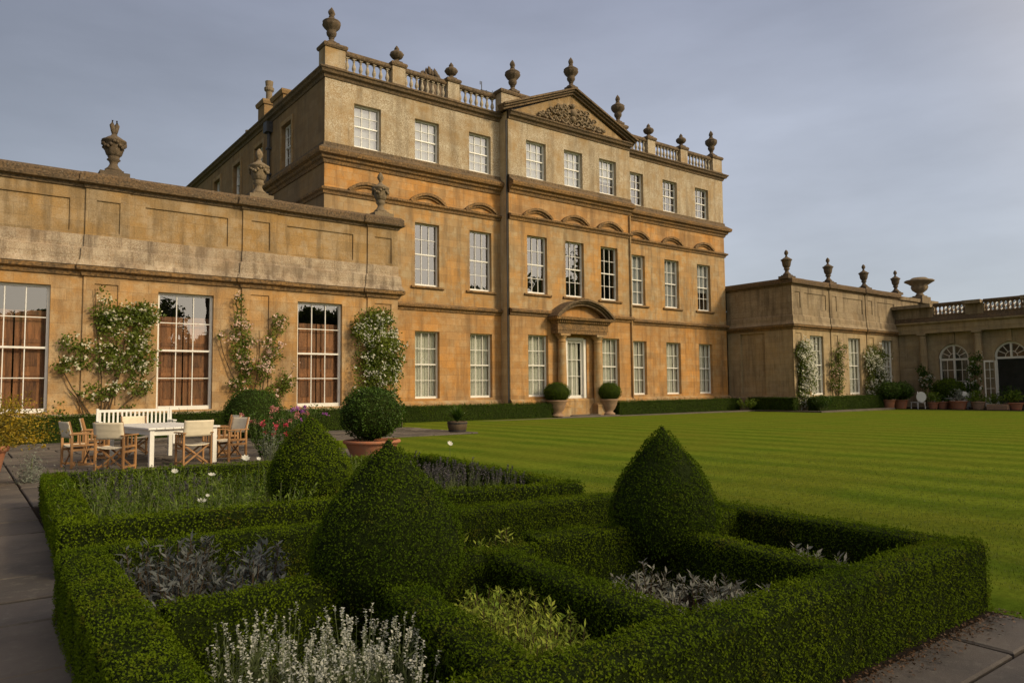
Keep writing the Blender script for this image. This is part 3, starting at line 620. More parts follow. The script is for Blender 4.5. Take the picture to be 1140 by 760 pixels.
# ================================================================== wings
def panel_wall(mb, rec, fn, u0, u1, z0, z1, panels, holes=(), d=.05, hd=.2):
    mb.wall(fn, u0, u1, z0, z1, list(panels), d)
    for a, b, c, e2 in panels: rec.quad(fn(a, d, c), fn(b, d, c), fn(b, d, e2), fn(a, d, e2))
def wing(label, x0, x1, sgn, win, pil, wing_w, wkind, low, att, fri):
    T = thing('house_wing', label, 'house', ((x0 + x1) / 2, -5.06, 0)); Y = -5.06
    lowm, attm, frm = MB(), MB(), MB(); YP = Y - .06
    holes = [(c - wing_w / 2, c + wing_w / 2, .86, 4.76) for c in win]
    lowm.wall(fY(Y), x0, x1, -.5, 5.2, holes, .2)
    wide = [(c - 1.32, c + 1.32, 6.52, 7.53) for c in win]
    attm.wall(fY(Y), x0, x1, 6.42, 8.0, wide, .05)
    for a, b, c, e2 in wide: attm.quad((a, Y + .05, c), (b, Y + .05, c), (b, Y + .05, e2), (a, Y + .05, e2))
    frm.wall(fY(Y), x0, x1, 5.2, 6.42)
    for a, b in pil:      # projecting pilaster strips with sunk panels, low and attic
        lp = [(a + .3, b - .28, 1.05, 4.88)]; ap = [(a + .3, b - .28, 6.52, 7.54)]
        for mm, z0, z1, ps in ((lowm, -.5, 5.2, lp), (frm, 5.2, 6.42, []), (attm, 6.42, 8.0, ap)):
            mm.wall(fY(YP), a, b, z0, z1, ps, .045)
            for q in ps: mm.quad((q[0], YP + .045, q[2]), (q[1], YP + .045, q[2]), (q[1], YP + .045, q[3]), (q[0], YP + .045, q[3]))
            for x in (a, b): mm.quad((x, YP, z0), (x, Y + .02, z0), (x, Y + .02, z1), (x, YP, z1))
    # inner side wall with a blind niche, the outer side and the back
    xi, xo = (x1, x0) if sgn < 0 else (x0, x1)
    nic = [(-3.05, -1.15, .88, 4.98)]
    lowm.wall(fX(xi), Y, YL + .1, -.5, 5.2, nic, .16 * (1 if sgn > 0 else -1)); frm.wall(fX(xi), Y, YL + .1, 5.2, 6.42); attm.wall(fX(xi), Y, YL + .1, 6.42, 8.0)
    q = xi + .16 * (1 if sgn > 0 else -1); lowm.quad((q, nic[0][0], .88), (q, nic[0][1], .88), (q, nic[0][1], 4.98), (q, nic[0][0], 4.98))
    attm.quad((xo, Y, -.5), (xo, 8, -.5), (xo, 8, 8), (xo, Y, 8)); attm.quad((x0, 8, -.5), (x1, 8, -.5), (x1, 8, 8), (x0, 8, 8))
    lowm.build('lower_wall', M[low], T); attm.build('attic_wall', M[att], T); frm.build('frieze', M[fri], T)
    path = [(x0, 8), (x0, Y)]
    for a, b in sorted(pil): path += ([(a, Y), (a, YP)] if a > x0 + .01 else [(a, YP)]) + ([(b, YP), (b, Y)] if b < x1 - .01 else [(b, YP)])
    if abs(path[2][0] - x0) < .01: path.pop(1)
    if abs(path[-1][0] - x1) > .01: path.append((x1, Y))
    path.append((x1, YL + .1 if sgn < 0 else 8) if sgn < 0 else (x1, 8))
    if sgn > 0: path[0] = (x0, YL + .1)
    def run2(name, prof, mat): mb = MB(); mb.sweep(path, prof); return mb.build(name, M[mat], T)
    run2('plinth', [(-.1, -.5), (.14, -.5), (.14, .70), (.03, .80), (-.1, .80)], fri)
    run2('string_course', [(-.1, 5.10), (.06, 5.11), (.10, 5.22), (.22, 5.28), (.24, 5.40), (-.1, 5.42)], 'ledge_gold')
    run2('weathering_course', [(-.1, 5.421), (.23, 5.422), (.12, 5.62), (.10, 5.98), (.03, 6.03), (.02, 6.40), (-.1, 6.41)], fri)
    run2('cornice', [(-.1, 7.90), (.05, 7.91), (.08, 8.0), (.22, 8.04), (.24, 8.10), (-.1, 8.11)], 'ledge')
    run2('coping', [(-.3, 8.111), (.20, 8.112), (.20, 8.30), (.10, 8.40), (-.3, 8.42)], 'coping')
    rf = MB(); rf.box(x0 + .2, x1 - .2, Y + .25, 7.9, 8.0, 8.2); rf.build('roof', M['slate'], T)
    rm = MB(); rm.box(x0 + .4, x1 - .4, Y + 1.6, Y + 1.7, -.3, 7.8); rm.box(x0 + .3, x1 - .3, Y + .26, Y + 1.6, -.3, .3); rm.box(x0 + .3, x1 - .3, Y + .3, Y + 1.6, 5.0, 5.2); rm.build('inner_wall', M['dark'], T)
    for c in win: make_window(T, (c, Y + .2, .86), wing_w, 3.90, wkind, frame=.085)
    return T
LW = wing('long golden stone wing with shuttered windows behind the dining table', -30.0, -13.38, -1, [-26.14, -21.36, -16.62], [(-29.4, -28.2), (-24.40, -23.15), (-19.54, -18.30), (-14.70, -13.38)], 1.76, 'shutter', 'wing_gold', 'attic', 'frieze')
RW = wing('low brown stone wing on the far side of the lawn', 14.9, 29.3, 1, [17.75, 22.60, 27.35], [(14.9, 16.15), (19.45, 20.6), (24.3, 25.5)], 1.62, 'curtain', 'grey_wall', 'brown_attic', 'brown_attic')
rf = MB(); rf.add([(13, 1.0, 8.2), (27, 1.0, 8.2), (24, 4, 9.3), (16.6, 4, 9.3), (13, 7.5, 8.2), (27, 7.5, 8.2)], [(0, 1, 2, 3), (3, 2, 5, 4), (0, 3, 4), (1, 5, 2)]); rf.build('lead_roof', M['slate'], RW)

# ================================================================== orangery
OX = 29.0
O = thing('orangery', 'stone orangery with arched white windows and a balustraded roof', 'orangery', (OX, -14, 0))
Y0, Y1 = -24.0, -5.1
cent = [-8.72, -12.30, -15.9, -19.5, -23.1]
wl = MB()
HWA, SPR = 1.0, 3.35
for i, c in enumerate(cent):     # wall with arched openings, set behind the columns
    a, b = (c + 1.79, c - 1.79) if i else (Y1, c - 1.79); a, b = max(a, b), min(a, b)
    n = 16; X = OX + .35
    arc = [(c + HWA * math.cos(PI * k / n), SPR + HWA * math.sin(PI * k / n)) for k in range(n + 1)]
    wl.quad((X, a, -.5), (X, c + HWA, -.5), (X, c + HWA, SPR), (X, a, SPR)); wl.quad((X, c - HWA, -.5), (X, b, -.5), (X, b, SPR), (X, c - HWA, SPR))
    for k in range(n):
        y_, z_ = arc[k]; y2, z2 = arc[k + 1]
        ya = a if k == 0 else y_; yb = b if k == n - 1 else y2
        wl.quad((X, y_, z_), (X, y2, z2), (X, y2, 5.35), (X, y_, 5.35))
        wl.quad((X, y_, z_), (X, y2, z2), (X + .25, y2, z2), (X + .25, y_, z_))
    wl.quad((X, a, SPR), (X, c + HWA, SPR), (X, c + HWA, 5.35), (X, a, 5.35)); wl.quad((X, c - HWA, SPR), (X, b, SPR), (X, b, 5.35), (X, c - HWA, 5.35))
    for s in (-1, 1): wl.quad((X, c + s * HWA, -.5), (X + .25, c + s * HWA, -.5), (X + .25, c + s * HWA, SPR), (X, c + s * HWA, SPR))
    wl.box(X - .12, X + .02, c - .16, c + .16, SPR + HWA + .05, 5.3)
wl.build('wall', M['grey_wall'], O)
pn = MB(); pn.box(OX + .1, OX + .36, -6.55, Y1, -.5, 5.35); pn.box(OX + .06, OX + .098, -6.4, -5.3, 2.75, 2.85); pn.build('end_pier', M['grey_wall'], O)
for y in (-6.85, -10.50, -14.1, -17.7, -21.3):
    c = MB(); c.box(OX - .30, OX + .32, y - .30, y + .30, -.5, .35)
    c.lathe([(.29, .35), (.29, .45), (.255, .5), (.26, 1.8), (.25, 3.2), (.225, 4.80), (.25, 4.84), (.25, 4.90), (.23, 4.92), (.23, 4.98), (.29, 5.08)], (OX, y, 0), 18); c.box(OX - .30, OX + .32, y - .30, y + .30, 5.08, 5.20); c.build('column', M['grey_wall'], O)
en = MB(); en.sweep([(OX + .3, Y1), (OX - .22, Y1), (OX - .22, Y0)][1:], [(-.6, 5.20), (0, 5.20), (0, 5.48), (.03, 5.49), (.03, 5.80), (.10, 5.86), (.24, 5.92), (.26, 6.02), (-.6, 6.04)]); en.build('entablature', M['grey_wall'], O)
pa = MB(); pa.sweep([(OX - .2, Y1), (OX - .2, Y0)], [(-.35, 6.041), (.20, 6.042), (.08, 6.30), (.06, 6.36), (-.35, 6.36)]); pa.build('weathering_course', M['coping'], O)
for a, b, n in ((-7.78, -9.88, 8), (-11.02, -13.4, 9), (-14.6, -17.0, 9), (-18.2, -20.6, 9)): balustrade(O, (OX - .1, a), (OX - .1, b), 6.36, .60, n, 'coping', 'pot_stone')
for a, b in ((-7.78, -5.06), (-11.02, -9.88), (-14.6, -13.4), (-18.2, -17.0)):
    mb = MB(); mb.box(OX - .28, OX + .10, a, b, 6.36, 7.06); mb.sweep([(OX - .28, b), (OX - .28, a)][::-1], [(-.5, 7.06), (.06, 7.062), (.1, 7.14), (.1, 7.26), (-.5, 7.30)]); mb.build('parapet', M['brown_attic'], O)
gr = MB(); gr.add([(OX + .6, Y1 - 2.2, 6.3), (OX + .6, Y0, 6.3), (OX + 3.4, Y0, 7.4), (OX + 3.4, Y1 - 2.2, 7.4), (OX + 6.2, Y0, 6.3), (OX + 6.2, Y1 - 2.2, 6.3)], [(0, 1, 2, 3), (3, 2, 4, 5), (0, 3, 5), (1, 4, 2)])
M['teal'] = leafmat('pale teal roof glazing', (.30, .40, .42), (.36, .46, .48), None, .45, .4, rough=.2, spec=.5)
M['inside'] = plain('dim orangery interior', (.10, .10, .095), .9, .15, 2, .1)
gro = gr.build('glass_roof', M['teal'], O)
gb = MB()
for k in range(40):
    y = Y1 - 2.2 - k * .42
    if y > Y0: gb.bar((OX + .6, y, 6.33), (OX + 3.4, y, 7.43), .04, .05)
gb.build('glazing_bar', M['white'], gro)
bk = MB(); bk.box(OX + 5.6, OX + 5.7, Y0, Y1, -.4, 6.2); bk.box(OX + .5, OX + 5.6, Y0, Y1, -.4, -.2); bk.box(OX + .4, OX + .62, Y0, Y1, 5.36, 6.3); bk.build('inner_wall', M['inside'], O)
def arched_window(c, opened=False):
    X = OX + .55; n = 16; mb = MB(); mb2 = MB(); t = .09
    def seg(p, q, w=.05, d=.06): mb.bar((X, p[0], p[1]), (X, q[0], q[1]), d, w, up=(1, 0, 0))
    Rr = HWA - .04
    for k in range(n):
        a0, a1 = PI * k / n, PI * (k + 1) / n
        for r0, r1 in ((Rr - t, Rr + .05),):
            vs = [(X - .05, c + r * math.cos(a), SPR + r * math.sin(a)) for a in (a0, a1) for r in (r0, r1)] + [(X + .05, c + r * math.cos(a), SPR + r * math.sin(a)) for a in (a0, a1) for r in (r0, r1)]
            mb.add(vs, [(0, 1, 3, 2), (4, 6, 7, 5), (0, 2, 6, 4), (1, 5, 7, 3)])
    for s in (-1, 1): mb.box(X - .05, X + .05, c + s * (Rr - t / 2) - .05, c + s * (Rr - t / 2) + .05, -.2, SPR)
    mb.box(X - .07, X + .05, c - Rr, c + Rr, SPR - .16, SPR - .02); mb.box(X - .06, X + .06, c - .06, c + .06, SPR - .02, SPR + Rr - .05)
    for s in (-1, 1):
        for a in (.30, .62): seg((c + s * .34 * math.cos(PI / 2 * a), SPR + .34 * math.sin(PI / 2 * a)), (c + s * (Rr - .05) * math.cos(PI / 2 * a), SPR + (Rr - .05) * math.sin(PI / 2 * a)), .03, .04)
        for k in range(6):
            a0, a1 = PI / 2 * k / 6, PI / 2 * (k + 1) / 6
            seg((c + s * .36 * math.cos(a0), SPR + .36 * math.sin(a0)), (c + s * .36 * math.cos(a1), SPR + .36 * math.sin(a1)), .03, .04)
    if not opened:
        mb.box(X - .06, X + .06, c - .06, c + .06, .0, SPR - .15)
        for s in (-1, 1):
            x = c + s * Rr / 2; seg((x, .1), (x, SPR - .16), .03, .04)
            for z in (.9, 1.7, 2.5): seg((c, z), (c + s * Rr, z), .03, .04)
        mb.box(X - .06, X + .05, c - Rr, c + Rr, -.1, .7)
    o = mb.build('arched_window', M['cream_paint'], O)
    p = MB(); pts = [(X, c - Rr, SPR - .1)] + [(X, c - Rr * math.cos(PI * k / n), SPR + Rr * math.sin(PI * k / n)) for k in range(n + 1)] + [(X, c + Rr, SPR - .1)]
    p.add(pts, [tuple(range(len(pts)))])
    if not opened: p.quad((X, c - Rr, .7), (X, c + Rr, .7), (X, c + Rr, SPR - .1), (X, c - Rr, SPR - .1))
    p.build('pane', M['glass_clear'], o)
    if opened:
        for s in (-1, 1):
            leaf = sub_empty('door_leaf', O, Vector((OX + .5, c + s * (HWA - .02), -.05)) - O.location, R(-28) * s)
            l = MB(); w = .92
            l.box(-w, 0, -.025, .025, 0, .10); l.box(-w, -.0, -.025, .025, SPR - .32, SPR - .2); l.box(-w, -w + .09, -.025, .025, .1, SPR - .32); l.box(-.09, 0, -.025, .025, .1, SPR - .32); l.box(-w + .09, -.09, -.025, .025, .1, .6)
            l.box(-w / 2 - .015, -w / 2 + .015, -.02, .02, .6, SPR - .32)
            for z in (1.2, 1.9, 2.5): l.box(-w + .09, -.09, -.018, .018, z, z + .03)
            local(l, 'leaf_frame', M['cream_paint'], leaf); g = MB(); g.quad((-w + .09, 0, .6), (-.09, 0, .6), (-.09, 0, SPR - .32), (-w + .09, 0, SPR - .32)); local(g, 'pane', M['glass_clear'], leaf)
for i, c in enumerate(cent): arched_window(c, i == 1)

# ================================================================== urns and finials
def prof_scale(p, s): return [(r * s, z * s) for r, z in p]
def flame_urn(name, label, loc, h=1.78, mat='urn', group=None, rz=0):
    s = h / 1.78; T = thing(name, label, 'urn', loc, rz, group)
    b = MB(); b.box(-.27 * s, .27 * s, -.27 * s, .27 * s, 0, .10 * s); b.lathe(prof_scale([(.25, .10), (.25, .15), (.14, .22), (.10, .30), (.13, .34), (.13, .37)], s), n=16); local(b, 'foot', M[mat], T, smooth=False)
    b = MB(); b.lathe(prof_scale([(.11, .37), (.15, .42), (.21, .50), (.23, .60), (.20, .68), (.22, .72), (.30, .80), (.385, .92), (.40, 1.0), (.37, 1.06), (.40, 1.09), (.36, 1.13), (.25, 1.2), (.15, 1.27), (.11, 1.32)], s), n=32, gad=(.72 * s, 1.04 * s, 10, .05)); local(b, 'bowl', M[mat], T, smooth=True)
    b = MB(); b.lathe(prof_scale([(.11, 1.32), (.13, 1.35), (.09, 1.39), (.13, 1.46), (.15, 1.53), (.11, 1.64), (.06, 1.72), (.015, 1.79)], s), n=16, gad=(1.42 * s, 1.7 * s, 4, .18)); local(b, 'flame', M[mat], T, smooth=True)
    return T
def ball_finial(label, loc, h=.92, group=None):
    s = h / .92; T = thing('finial', label, 'finial', loc, 0, group)
    b = MB(); b.box(-.22 * s, .22 * s, -.22 * s, .22 * s, 0, .08 * s); b.lathe(prof_scale([(.2, .08), (.12, .16), (.10, .2), (.14, .23)], s), n=14); local(b, 'foot', M['urn'], T)
    b = MB(); b.lathe(prof_scale([(.12, .22), (.25, .30), (.33, .42), (.34, .48), (.28, .57), (.17, .64), (.10, .70), (.13, .74), (.10, .80), (.02, .92)], s), n=32, gad=(.28 * s, .6 * s, 10, .05)); local(b, 'ball', M['urn'], T, smooth=True)
    return T
def wing_urn(label, loc, mat='urn_pale', h=1.85, group=None, ornate=True, top='pinecone'):
    s = h / 1.85; T = thing('urn', label, 'urn', loc, 0, group)
    b = MB(); b.box(-.42 * s, .42 * s, -.36 * s, .36 * s, -.02, .16 * s); b.box(-.26 * s, .26 * s, -.26 * s, .26 * s, .161 * s, .24 * s); local(b, 'pedestal', M[mat], T)
    b = MB(); b.lathe(prof_scale([(.24, .24), (.25, .30), (.16, .38), (.11, .48), (.13, .56), (.20, .62), (.15, .68), (.18, .72)], s), n=18); local(b, 'stem', M[mat], T, smooth=True)
    b = MB(); b.lathe(prof_scale([(.15, .72), (.21, .78), (.25, .9), (.28, 1.06), (.31, 1.16), (.355, 1.2), (.355, 1.24), (.28, 1.28), (.2, 1.34), (.10, 1.40), (.07, 1.46)], s), n=32, gad=(.76 * s, 1.0 * s, 9, .06))
    if ornate:
        q = random.Random(int(loc[0] * 10))
        for k in range(22):      # carved swags
            a = 2 * PI * k / 22; z = (1.08 + .08 * math.cos(4 * a)) * s; r = .31 * s
            b.lathe([(.01, -.06 * s), (.055 * s, -.03 * s), (.06 * s, .02 * s), (.01, .06 * s)], (r * math.cos(a), r * math.sin(a), z + q.uniform(-.02, .02)), 6)
    local(b, 'bowl', M[mat], T, smooth=True)
    b = MB()
    if top == 'split':
        for sg in (-1, 1): b.tube([(0, 0, 1.4 * s), (sg * .03 * s, 0, 1.56 * s), (sg * .075 * s, 0, 1.74 * s), (sg * .06 * s, 0, 1.90 * s)], [.06 * s, .08 * s, .075 * s, .03 * s], 7)
    else: b.lathe(prof_scale([(.07, 1.44), (.06, 1.52), (.11, 1.60), (.125, 1.68), (.09, 1.79), (.02, 1.88)], s), n=14, gad=(1.6 * s, 1.8 * s, 5, .15))
    local(b, 'finial', M[mat], T, smooth=True); return T
ZP = 17.46
flame_urn('urn', 'tall gadrooned flame urn on the corner pedestal above the side wall', (-14.05, .10, ZP), 1.85)
flame_urn('urn', 'flame urn on the pedestal left of the pediment', (-3.85, -.45, 17.50), 1.85)
flame_urn('urn', 'flame urn standing on the very peak of the pediment', (-.02, -.95, 18.50), 1.85)
flame_urn('urn', 'flame urn on the pedestal right of the pediment', (4.25, -.45, 17.50), 1.85)
flame_urn('urn', 'flame urn on the corner pedestal at the right end of the tall block', (14.0, .10, ZP), 1.85)
ball_finial('squat ball finial nearest the tall corner urn, on the left balustrade', (-10.70, -.02, ZP))
ball_finial('squat ball finial beside the carved stone crest on the left balustrade', (-7.53, -.02, ZP))
ball_finial('squat ball finial nearest the pediment on the right balustrade', (7.45, -.02, ZP))
ball_finial('squat ball finial nearest the end urn on the right balustrade', (10.63, -.02, ZP))
b = MB(); q = random.Random(5)
for k in range(16):
    x = -1.0 + k * .12; z = .25 + .50 * (1 - abs(x + .1) / 1.1) * q.uniform(.7, 1.2); b.lathe([(.03, -.2), (.15, -.1), (.16, .05), (.09, .16), (.01, .28)], (x, q.uniform(-.15, .15), max(.2, z)), 8)
b.box(-1.1, .9, -.3, .3, -1.2, .15)
o = b.build('stone_crest', M['urn'], None, smooth=True, off=(0, 0, 0)); o.location = (-7.38, 2.2, 18.02); o.scale = (.62, .8, 1.0); tag(o, 'lumpy carved stone crest rising behind the left balustrade', 'carving')
b = MB(); b.bar((0, 0, -2), (0, 0, .75), .05, .05); b.bar((-.1, 0, .12), (1.25, 0, .12), .05, .05); b.bar((1.1, 0, -.3), (1.1, 0, .3), .04, .04); b.bar((-.14, 0, .5), (-.14, 0, .75), .05, .05); b.bar((.4, -.2, .12), (.4, .2, .12), .03, .03)
o = b.build('roof_aerial', M['iron'], None, off=(0, 0, 0)); o.location = (-3.5, 3.0, 18.85); o.scale = (.7, .7, .8); tag(o, 'thin dark metal aerial on the roof left of the pediment', 'aerial')
wing_urn('ornate wide urn with a split top on the coping of the left wing', (-23.62, -4.85, 8.36), 'urn', 1.9, top='split')
wing_urn('pale ornate urn on the left wing in front of the tall side wall', (-18.92, -4.85, 8.36), 'urn_pale', 1.9)
wing_urn('smallest looking pale urn at the right corner of the left wing', (-14.02, -4.85, 8.38), 'urn_pale', 1.85, top='pinecone')
for x, lb in ((14.95, 'dark urn at the near corner of the far right wing'), (19.95, 'dark urn second from the near corner of the far right wing'), (24.8, 'dark urn third from the near corner of the far right wing'), (29.6, 'dark urn beside the wide basket vase on the far right wing')):
    wing_urn(lb, (x, -4.8, 8.36), 'urn', 1.85, ornate=False)
T = thing('vase', 'wide pale stone basket vase with a flaring rim near the orangery', 'vase', (33.6, -4.8, 8.30))
b = MB(); b.box(-.75, .75, -.5, .5, -.4, .14); b.box(-.4, .4, -.4, .4, .141, .24); local(b, 'pedestal', M['urn_pale'], T)
b = MB(); b.lathe([(.34, .24), (.30, .34), (.22, .45), (.30, .52), (.52, .7), (.60, .92), (.55, 1.05), (.75, 1.2), (1.05, 1.36), (1.1, 1.42), (1.0, 1.5), (.7, 1.56), (.5, 1.7), (.1, 1.75)], n=32, gad=(.5, 1.3, 9, .07)); local(b, 'basket', M['urn_pale'], T, smooth=True)
mb = MB(); mb.box(29.3, 36, -5.0, 2, -.5, 8.2); mb.sweep([(29.31, -5.0), (36, -5.0)], [(-.2, 7.9), (.15, 7.95), (.2, 8.2), (-.2, 8.3)])
o = mb.build('attic_block', M['brown_attic']); tag(o, 'lichened stone end block behind the orangery under the basket vase', 'house block')

# ================================================================== foliage materials
LM = {
    'box': leafmat('box hedge leaves', (.070, .118, .005), (.150, .212, .008), (.18, .105, .03), .32, 1.3, .6, rough=.75, spec=.05, rnd=.45),
    'box_core': None,
    'yew': leafmat('topiary leaves', (.042, .078, .004), (.090, .142, .007), (.12, .075, .025), .28, 1.6, .55, rough=.75, spec=.05, rnd=.45),
    'farbox': leafmat('clipped hedge leaves', (.020, .048, .005), (.07, .115, .009), None, .24, 1.0, rough=.7, spec=.08),
    'bush': leafmat('glossy bush leaves', (.022, .052, .006), (.075, .14, .012), None, .28, 2.0, rough=.5, spec=.2),
    'rose': leafmat('rose leaves', (.05, .085, .008), (.16, .20, .02), (.16, .10, .03), .35, 1.5, .4),
    'sage': leafmat('purple sage leaves', (.072, .085, .075), (.170, .180, .165), (.13, .105, .13), .2, 5, .7, .7, .15),
    'silver': leafmat('silver sage leaves', (.19, .20, .15), (.31, .30, .25), (.24, .19, .18), .2, 5, .6, .7, .15),
    'yellow': leafmat('variegated sage leaves', (.20, .29, .03), (.46, .50, .07), (.16, .26, .04), .3, 5, .6, .7, .15),
    'lavleaf': leafmat('lavender leaves', (.11, .155, .05), (.19, .23, .08), None, .25, 4),
    'lavfl': leafmat('white lavender florets', (.52, .52, .41), (.78, .78, .66), None, .3, 6),
    'lavdark': leafmat('grey lavender spikes', (.065, .060, .065), (.13, .115, .125), None, .2, 6),
    'wild': leafmat('feathery bed greenery', (.065, .125, .008), (.20, .28, .025), (.12, .10, .05), .35, 2.5, .45),
    'yellowbush': leafmat('gold flowering shrub', (.10, .10, .015), (.42, .28, .015), (.20, .10, .03), .3, 5, .6),
    'trail': leafmat('grey trailing leaves', (.13, .15, .115), (.24, .26, .21), None, .25, 5),
    'white_fl': leafmat('white petals', (.66, .66, .56), (.86, .85, .76), None, .35, 6),
    'cream_fl': leafmat('cream rose petals', (.68, .64, .46), (.85, .82, .68), None, .35, 6),
    'pink_fl': leafmat('pale pink rose petals', (.62, .40, .33), (.80, .64, .55), None, .35, 6),
    'red_fl': leafmat('red and pink petals', (.42, .015, .03), (.60, .10, .16), None, .3, 8),
    'pink2': leafmat('rose pink petals', (.45, .13, .14), (.60, .28, .26), None, .3, 8), 'purple_fl': leafmat('purple petals', (.30, .06, .34), (.45, .14, .48), None, .3, 8),
    'tree': leafmat('dark tree leaves', (.040, .055, .014), (.11, .135, .03), None, .45, .15),
    'grass': leafmat('grass blades', (.085, .125, .010), (.14, .175, .016), None, .3, 1.2),
}
def coremat(name, c, c2):
    m, nt, b, out = newmat(name); g = nd(nt, 'ShaderNodeNewGeometry'); f = noise(nt, g.outputs['Position'], 26, 5, .75)
    nt.links.new(mixc(nt, rng_map(nt, f, .35, .65), c, c2), b.inputs['Base Color']); b.inputs['Roughness'].default_value = .9; b.inputs['Specular IOR Level'].default_value = .05; bump(nt, b, f, .9, .05); return m
LM['core'] = coremat('hedge inner twigs', (.012, .020, .005), (.034, .050, .010))

def vnoise(P, s, seed=0):
    # cheap smooth 3-D noise from sines, about -1..1
    P = np.asarray(P) * s + seed
    return (np.sin(P[:, 0] * 1.7 + 1.3 * np.sin(P[:, 1] * 1.1 + seed)) + np.sin(P[:, 1] * 1.9 + 1.2 * np.sin(P[:, 2] * 1.3)) + np.sin(P[:, 2] * 1.6 + 1.4 * np.sin(P[:, 0] * .9))) / 3
def hedge(label, path, width, height, dens, leaf, mat='box', z0=0.0, group=None, ends=True, rad=.04, cat='hedge', wob=.013):
    # clipped hedge run: a twiggy inner body plus a skin of separate leaves over top, sides and ends
    P = [Vector((p[0], p[1], 0)) for p in path]
    T = thing('box_hedge', label, cat, (P[0].x, P[0].y, z0), 0, group); h = height; w = width / 2
    core = MB(); i_ = leaf * 1.1; pr = [(-w + i_, z0 - .05), (w - i_, z0 - .05), (w - i_, z0 + h - rad), (w - rad, z0 + h - i_), (-w + rad, z0 + h - i_), (-w + i_, z0 + h - rad)]
    cp = [Vector(p_) for p_ in P]; cp[0] = cp[0] + (cp[1] - cp[0]).normalized() * leaf * 1.6; cp[-1] = cp[-1] + (cp[-2] - cp[-1]).normalized() * leaf * 1.6; core.sweep([(p_.x, p_.y) for p_ in cp], pr[::-1]); core.build('inner_growth', LM['core'], T)
    Ps, Ns = [], []
    def surf(n, fn):
        u, v = rng.random(n), rng.random(n); p, nn = fn(u, v); Ps.append(p); Ns.append(nn)
    for si, (a, b) in enumerate(zip(P[:-1], P[1:])):
        d = b - a; d.normalize(); a = a - d * w * (.97 if si else 0); b = b + d * w * (.97 if si < len(P) - 2 else 0); L = (b - a).length; r = Vector((d.y, -d.x, 0)); A = np.array(a); D = np.array(d); Rr = np.array(r); Z = np.array((0, 0, 1.))
        per = 2 * (h - rad) + 2 * (w - rad) + PI * rad; n = int(L * per * dens)
        s = rng.random(n) * per; t = rng.random(n) * L
        pos = np.zeros((n, 2)); nor = np.zeros((n, 2)); hh = h - rad; ww = 2 * (w - rad); q = PI * rad / 2
        m1 = s < hh; pos[m1] = np.c_[np.full(m1.sum(), w), s[m1]]; nor[m1] = (1, 0)
        m2 = (s >= hh) & (s < hh + q); a_ = (s[m2] - hh) / rad; pos[m2] = np.c_[w - rad + rad * np.cos(a_), hh + rad * np.sin(a_)]; nor[m2] = np.c_[np.cos(a_), np.sin(a_)]
        m3 = (s >= hh + q) & (s < hh + q + ww); pos[m3] = np.c_[w - rad - (s[m3] - hh - q), np.full(m3.sum(), h)]; nor[m3] = (0, 1)
        m4 = (s >= hh + q + ww) & (s < hh + 2 * q + ww); a_ = PI / 2 + (s[m4] - hh - q - ww) / rad; pos[m4] = np.c_[-w + rad + rad * np.cos(a_), hh + rad * np.sin(a_)]; nor[m4] = np.c_[np.cos(a_), np.sin(a_)]
        m5 = s >= hh + 2 * q + ww; pos[m5] = np.c_[np.full(m5.sum(), -w), hh - (s[m5] - hh - 2 * q - ww)]; nor[m5] = (-1, 0)
        Ps.append(A + t[:, None] * D + pos[:, :1] * Rr + pos[:, 1:] * Z); Ns.append(nor[:, :1] * Rr + nor[:, 1:] * Z)
    if ends:
        for e_, d in ((P[0], P[0] - P[1]), (P[-1], P[-1] - P[-2])):
            d = np.array(d.normalized()); r = np.array((d[1], -d[0], 0)); n = int(2 * w * h * dens)
            Ps.append(np.array(e_) + ((rng.random(n) - .5) * 2 * (w - .02))[:, None] * r + (rng.random(n) * (h - .02))[:, None] * np.array((0, 0, 1.))); Ns.append(np.tile(d, (n, 1)))
    Ps = np.concatenate(Ps); Ns = np.concatenate(Ns); Ps[:, 2] += z0
    nz_ = vnoise(Ps, 7, P[0].x); n2 = vnoise(Ps, 23, P[0].y)
    Ps = Ps + Ns * (wob * nz_ + wob * .6 * n2 + rng.normal(size=len(Ps)) * leaf * .35 - leaf * .35)[:, None]
    keep = rng.random(len(Ps)) < np.clip(1.0 + .5 * n2, .35, 1); Ps, Ns = Ps[keep], Ns[keep]
    leaves('leaves', Ps, Ns, leaf, leaf * .6, LM[mat], T, up=.25, out=.5, jit=.6, flat=True)
    # stray shoots standing above the clipped top
    k = rng.random(len(Ps)) < .012; k &= Ns[:, 2] > .6
    if k.sum(): 
        Q = np.repeat(Ps[k], 5, 0) + np.tile(np.arange(5)[:, None] * np.array([0, 0, leaf * .55]), (k.sum(), 1)); leaves('leaf_sprays', Q, np.tile([0, 0, 1.], (len(Q), 1)), leaf, leaf * .55, LM[mat], T, up=.5)
    return T
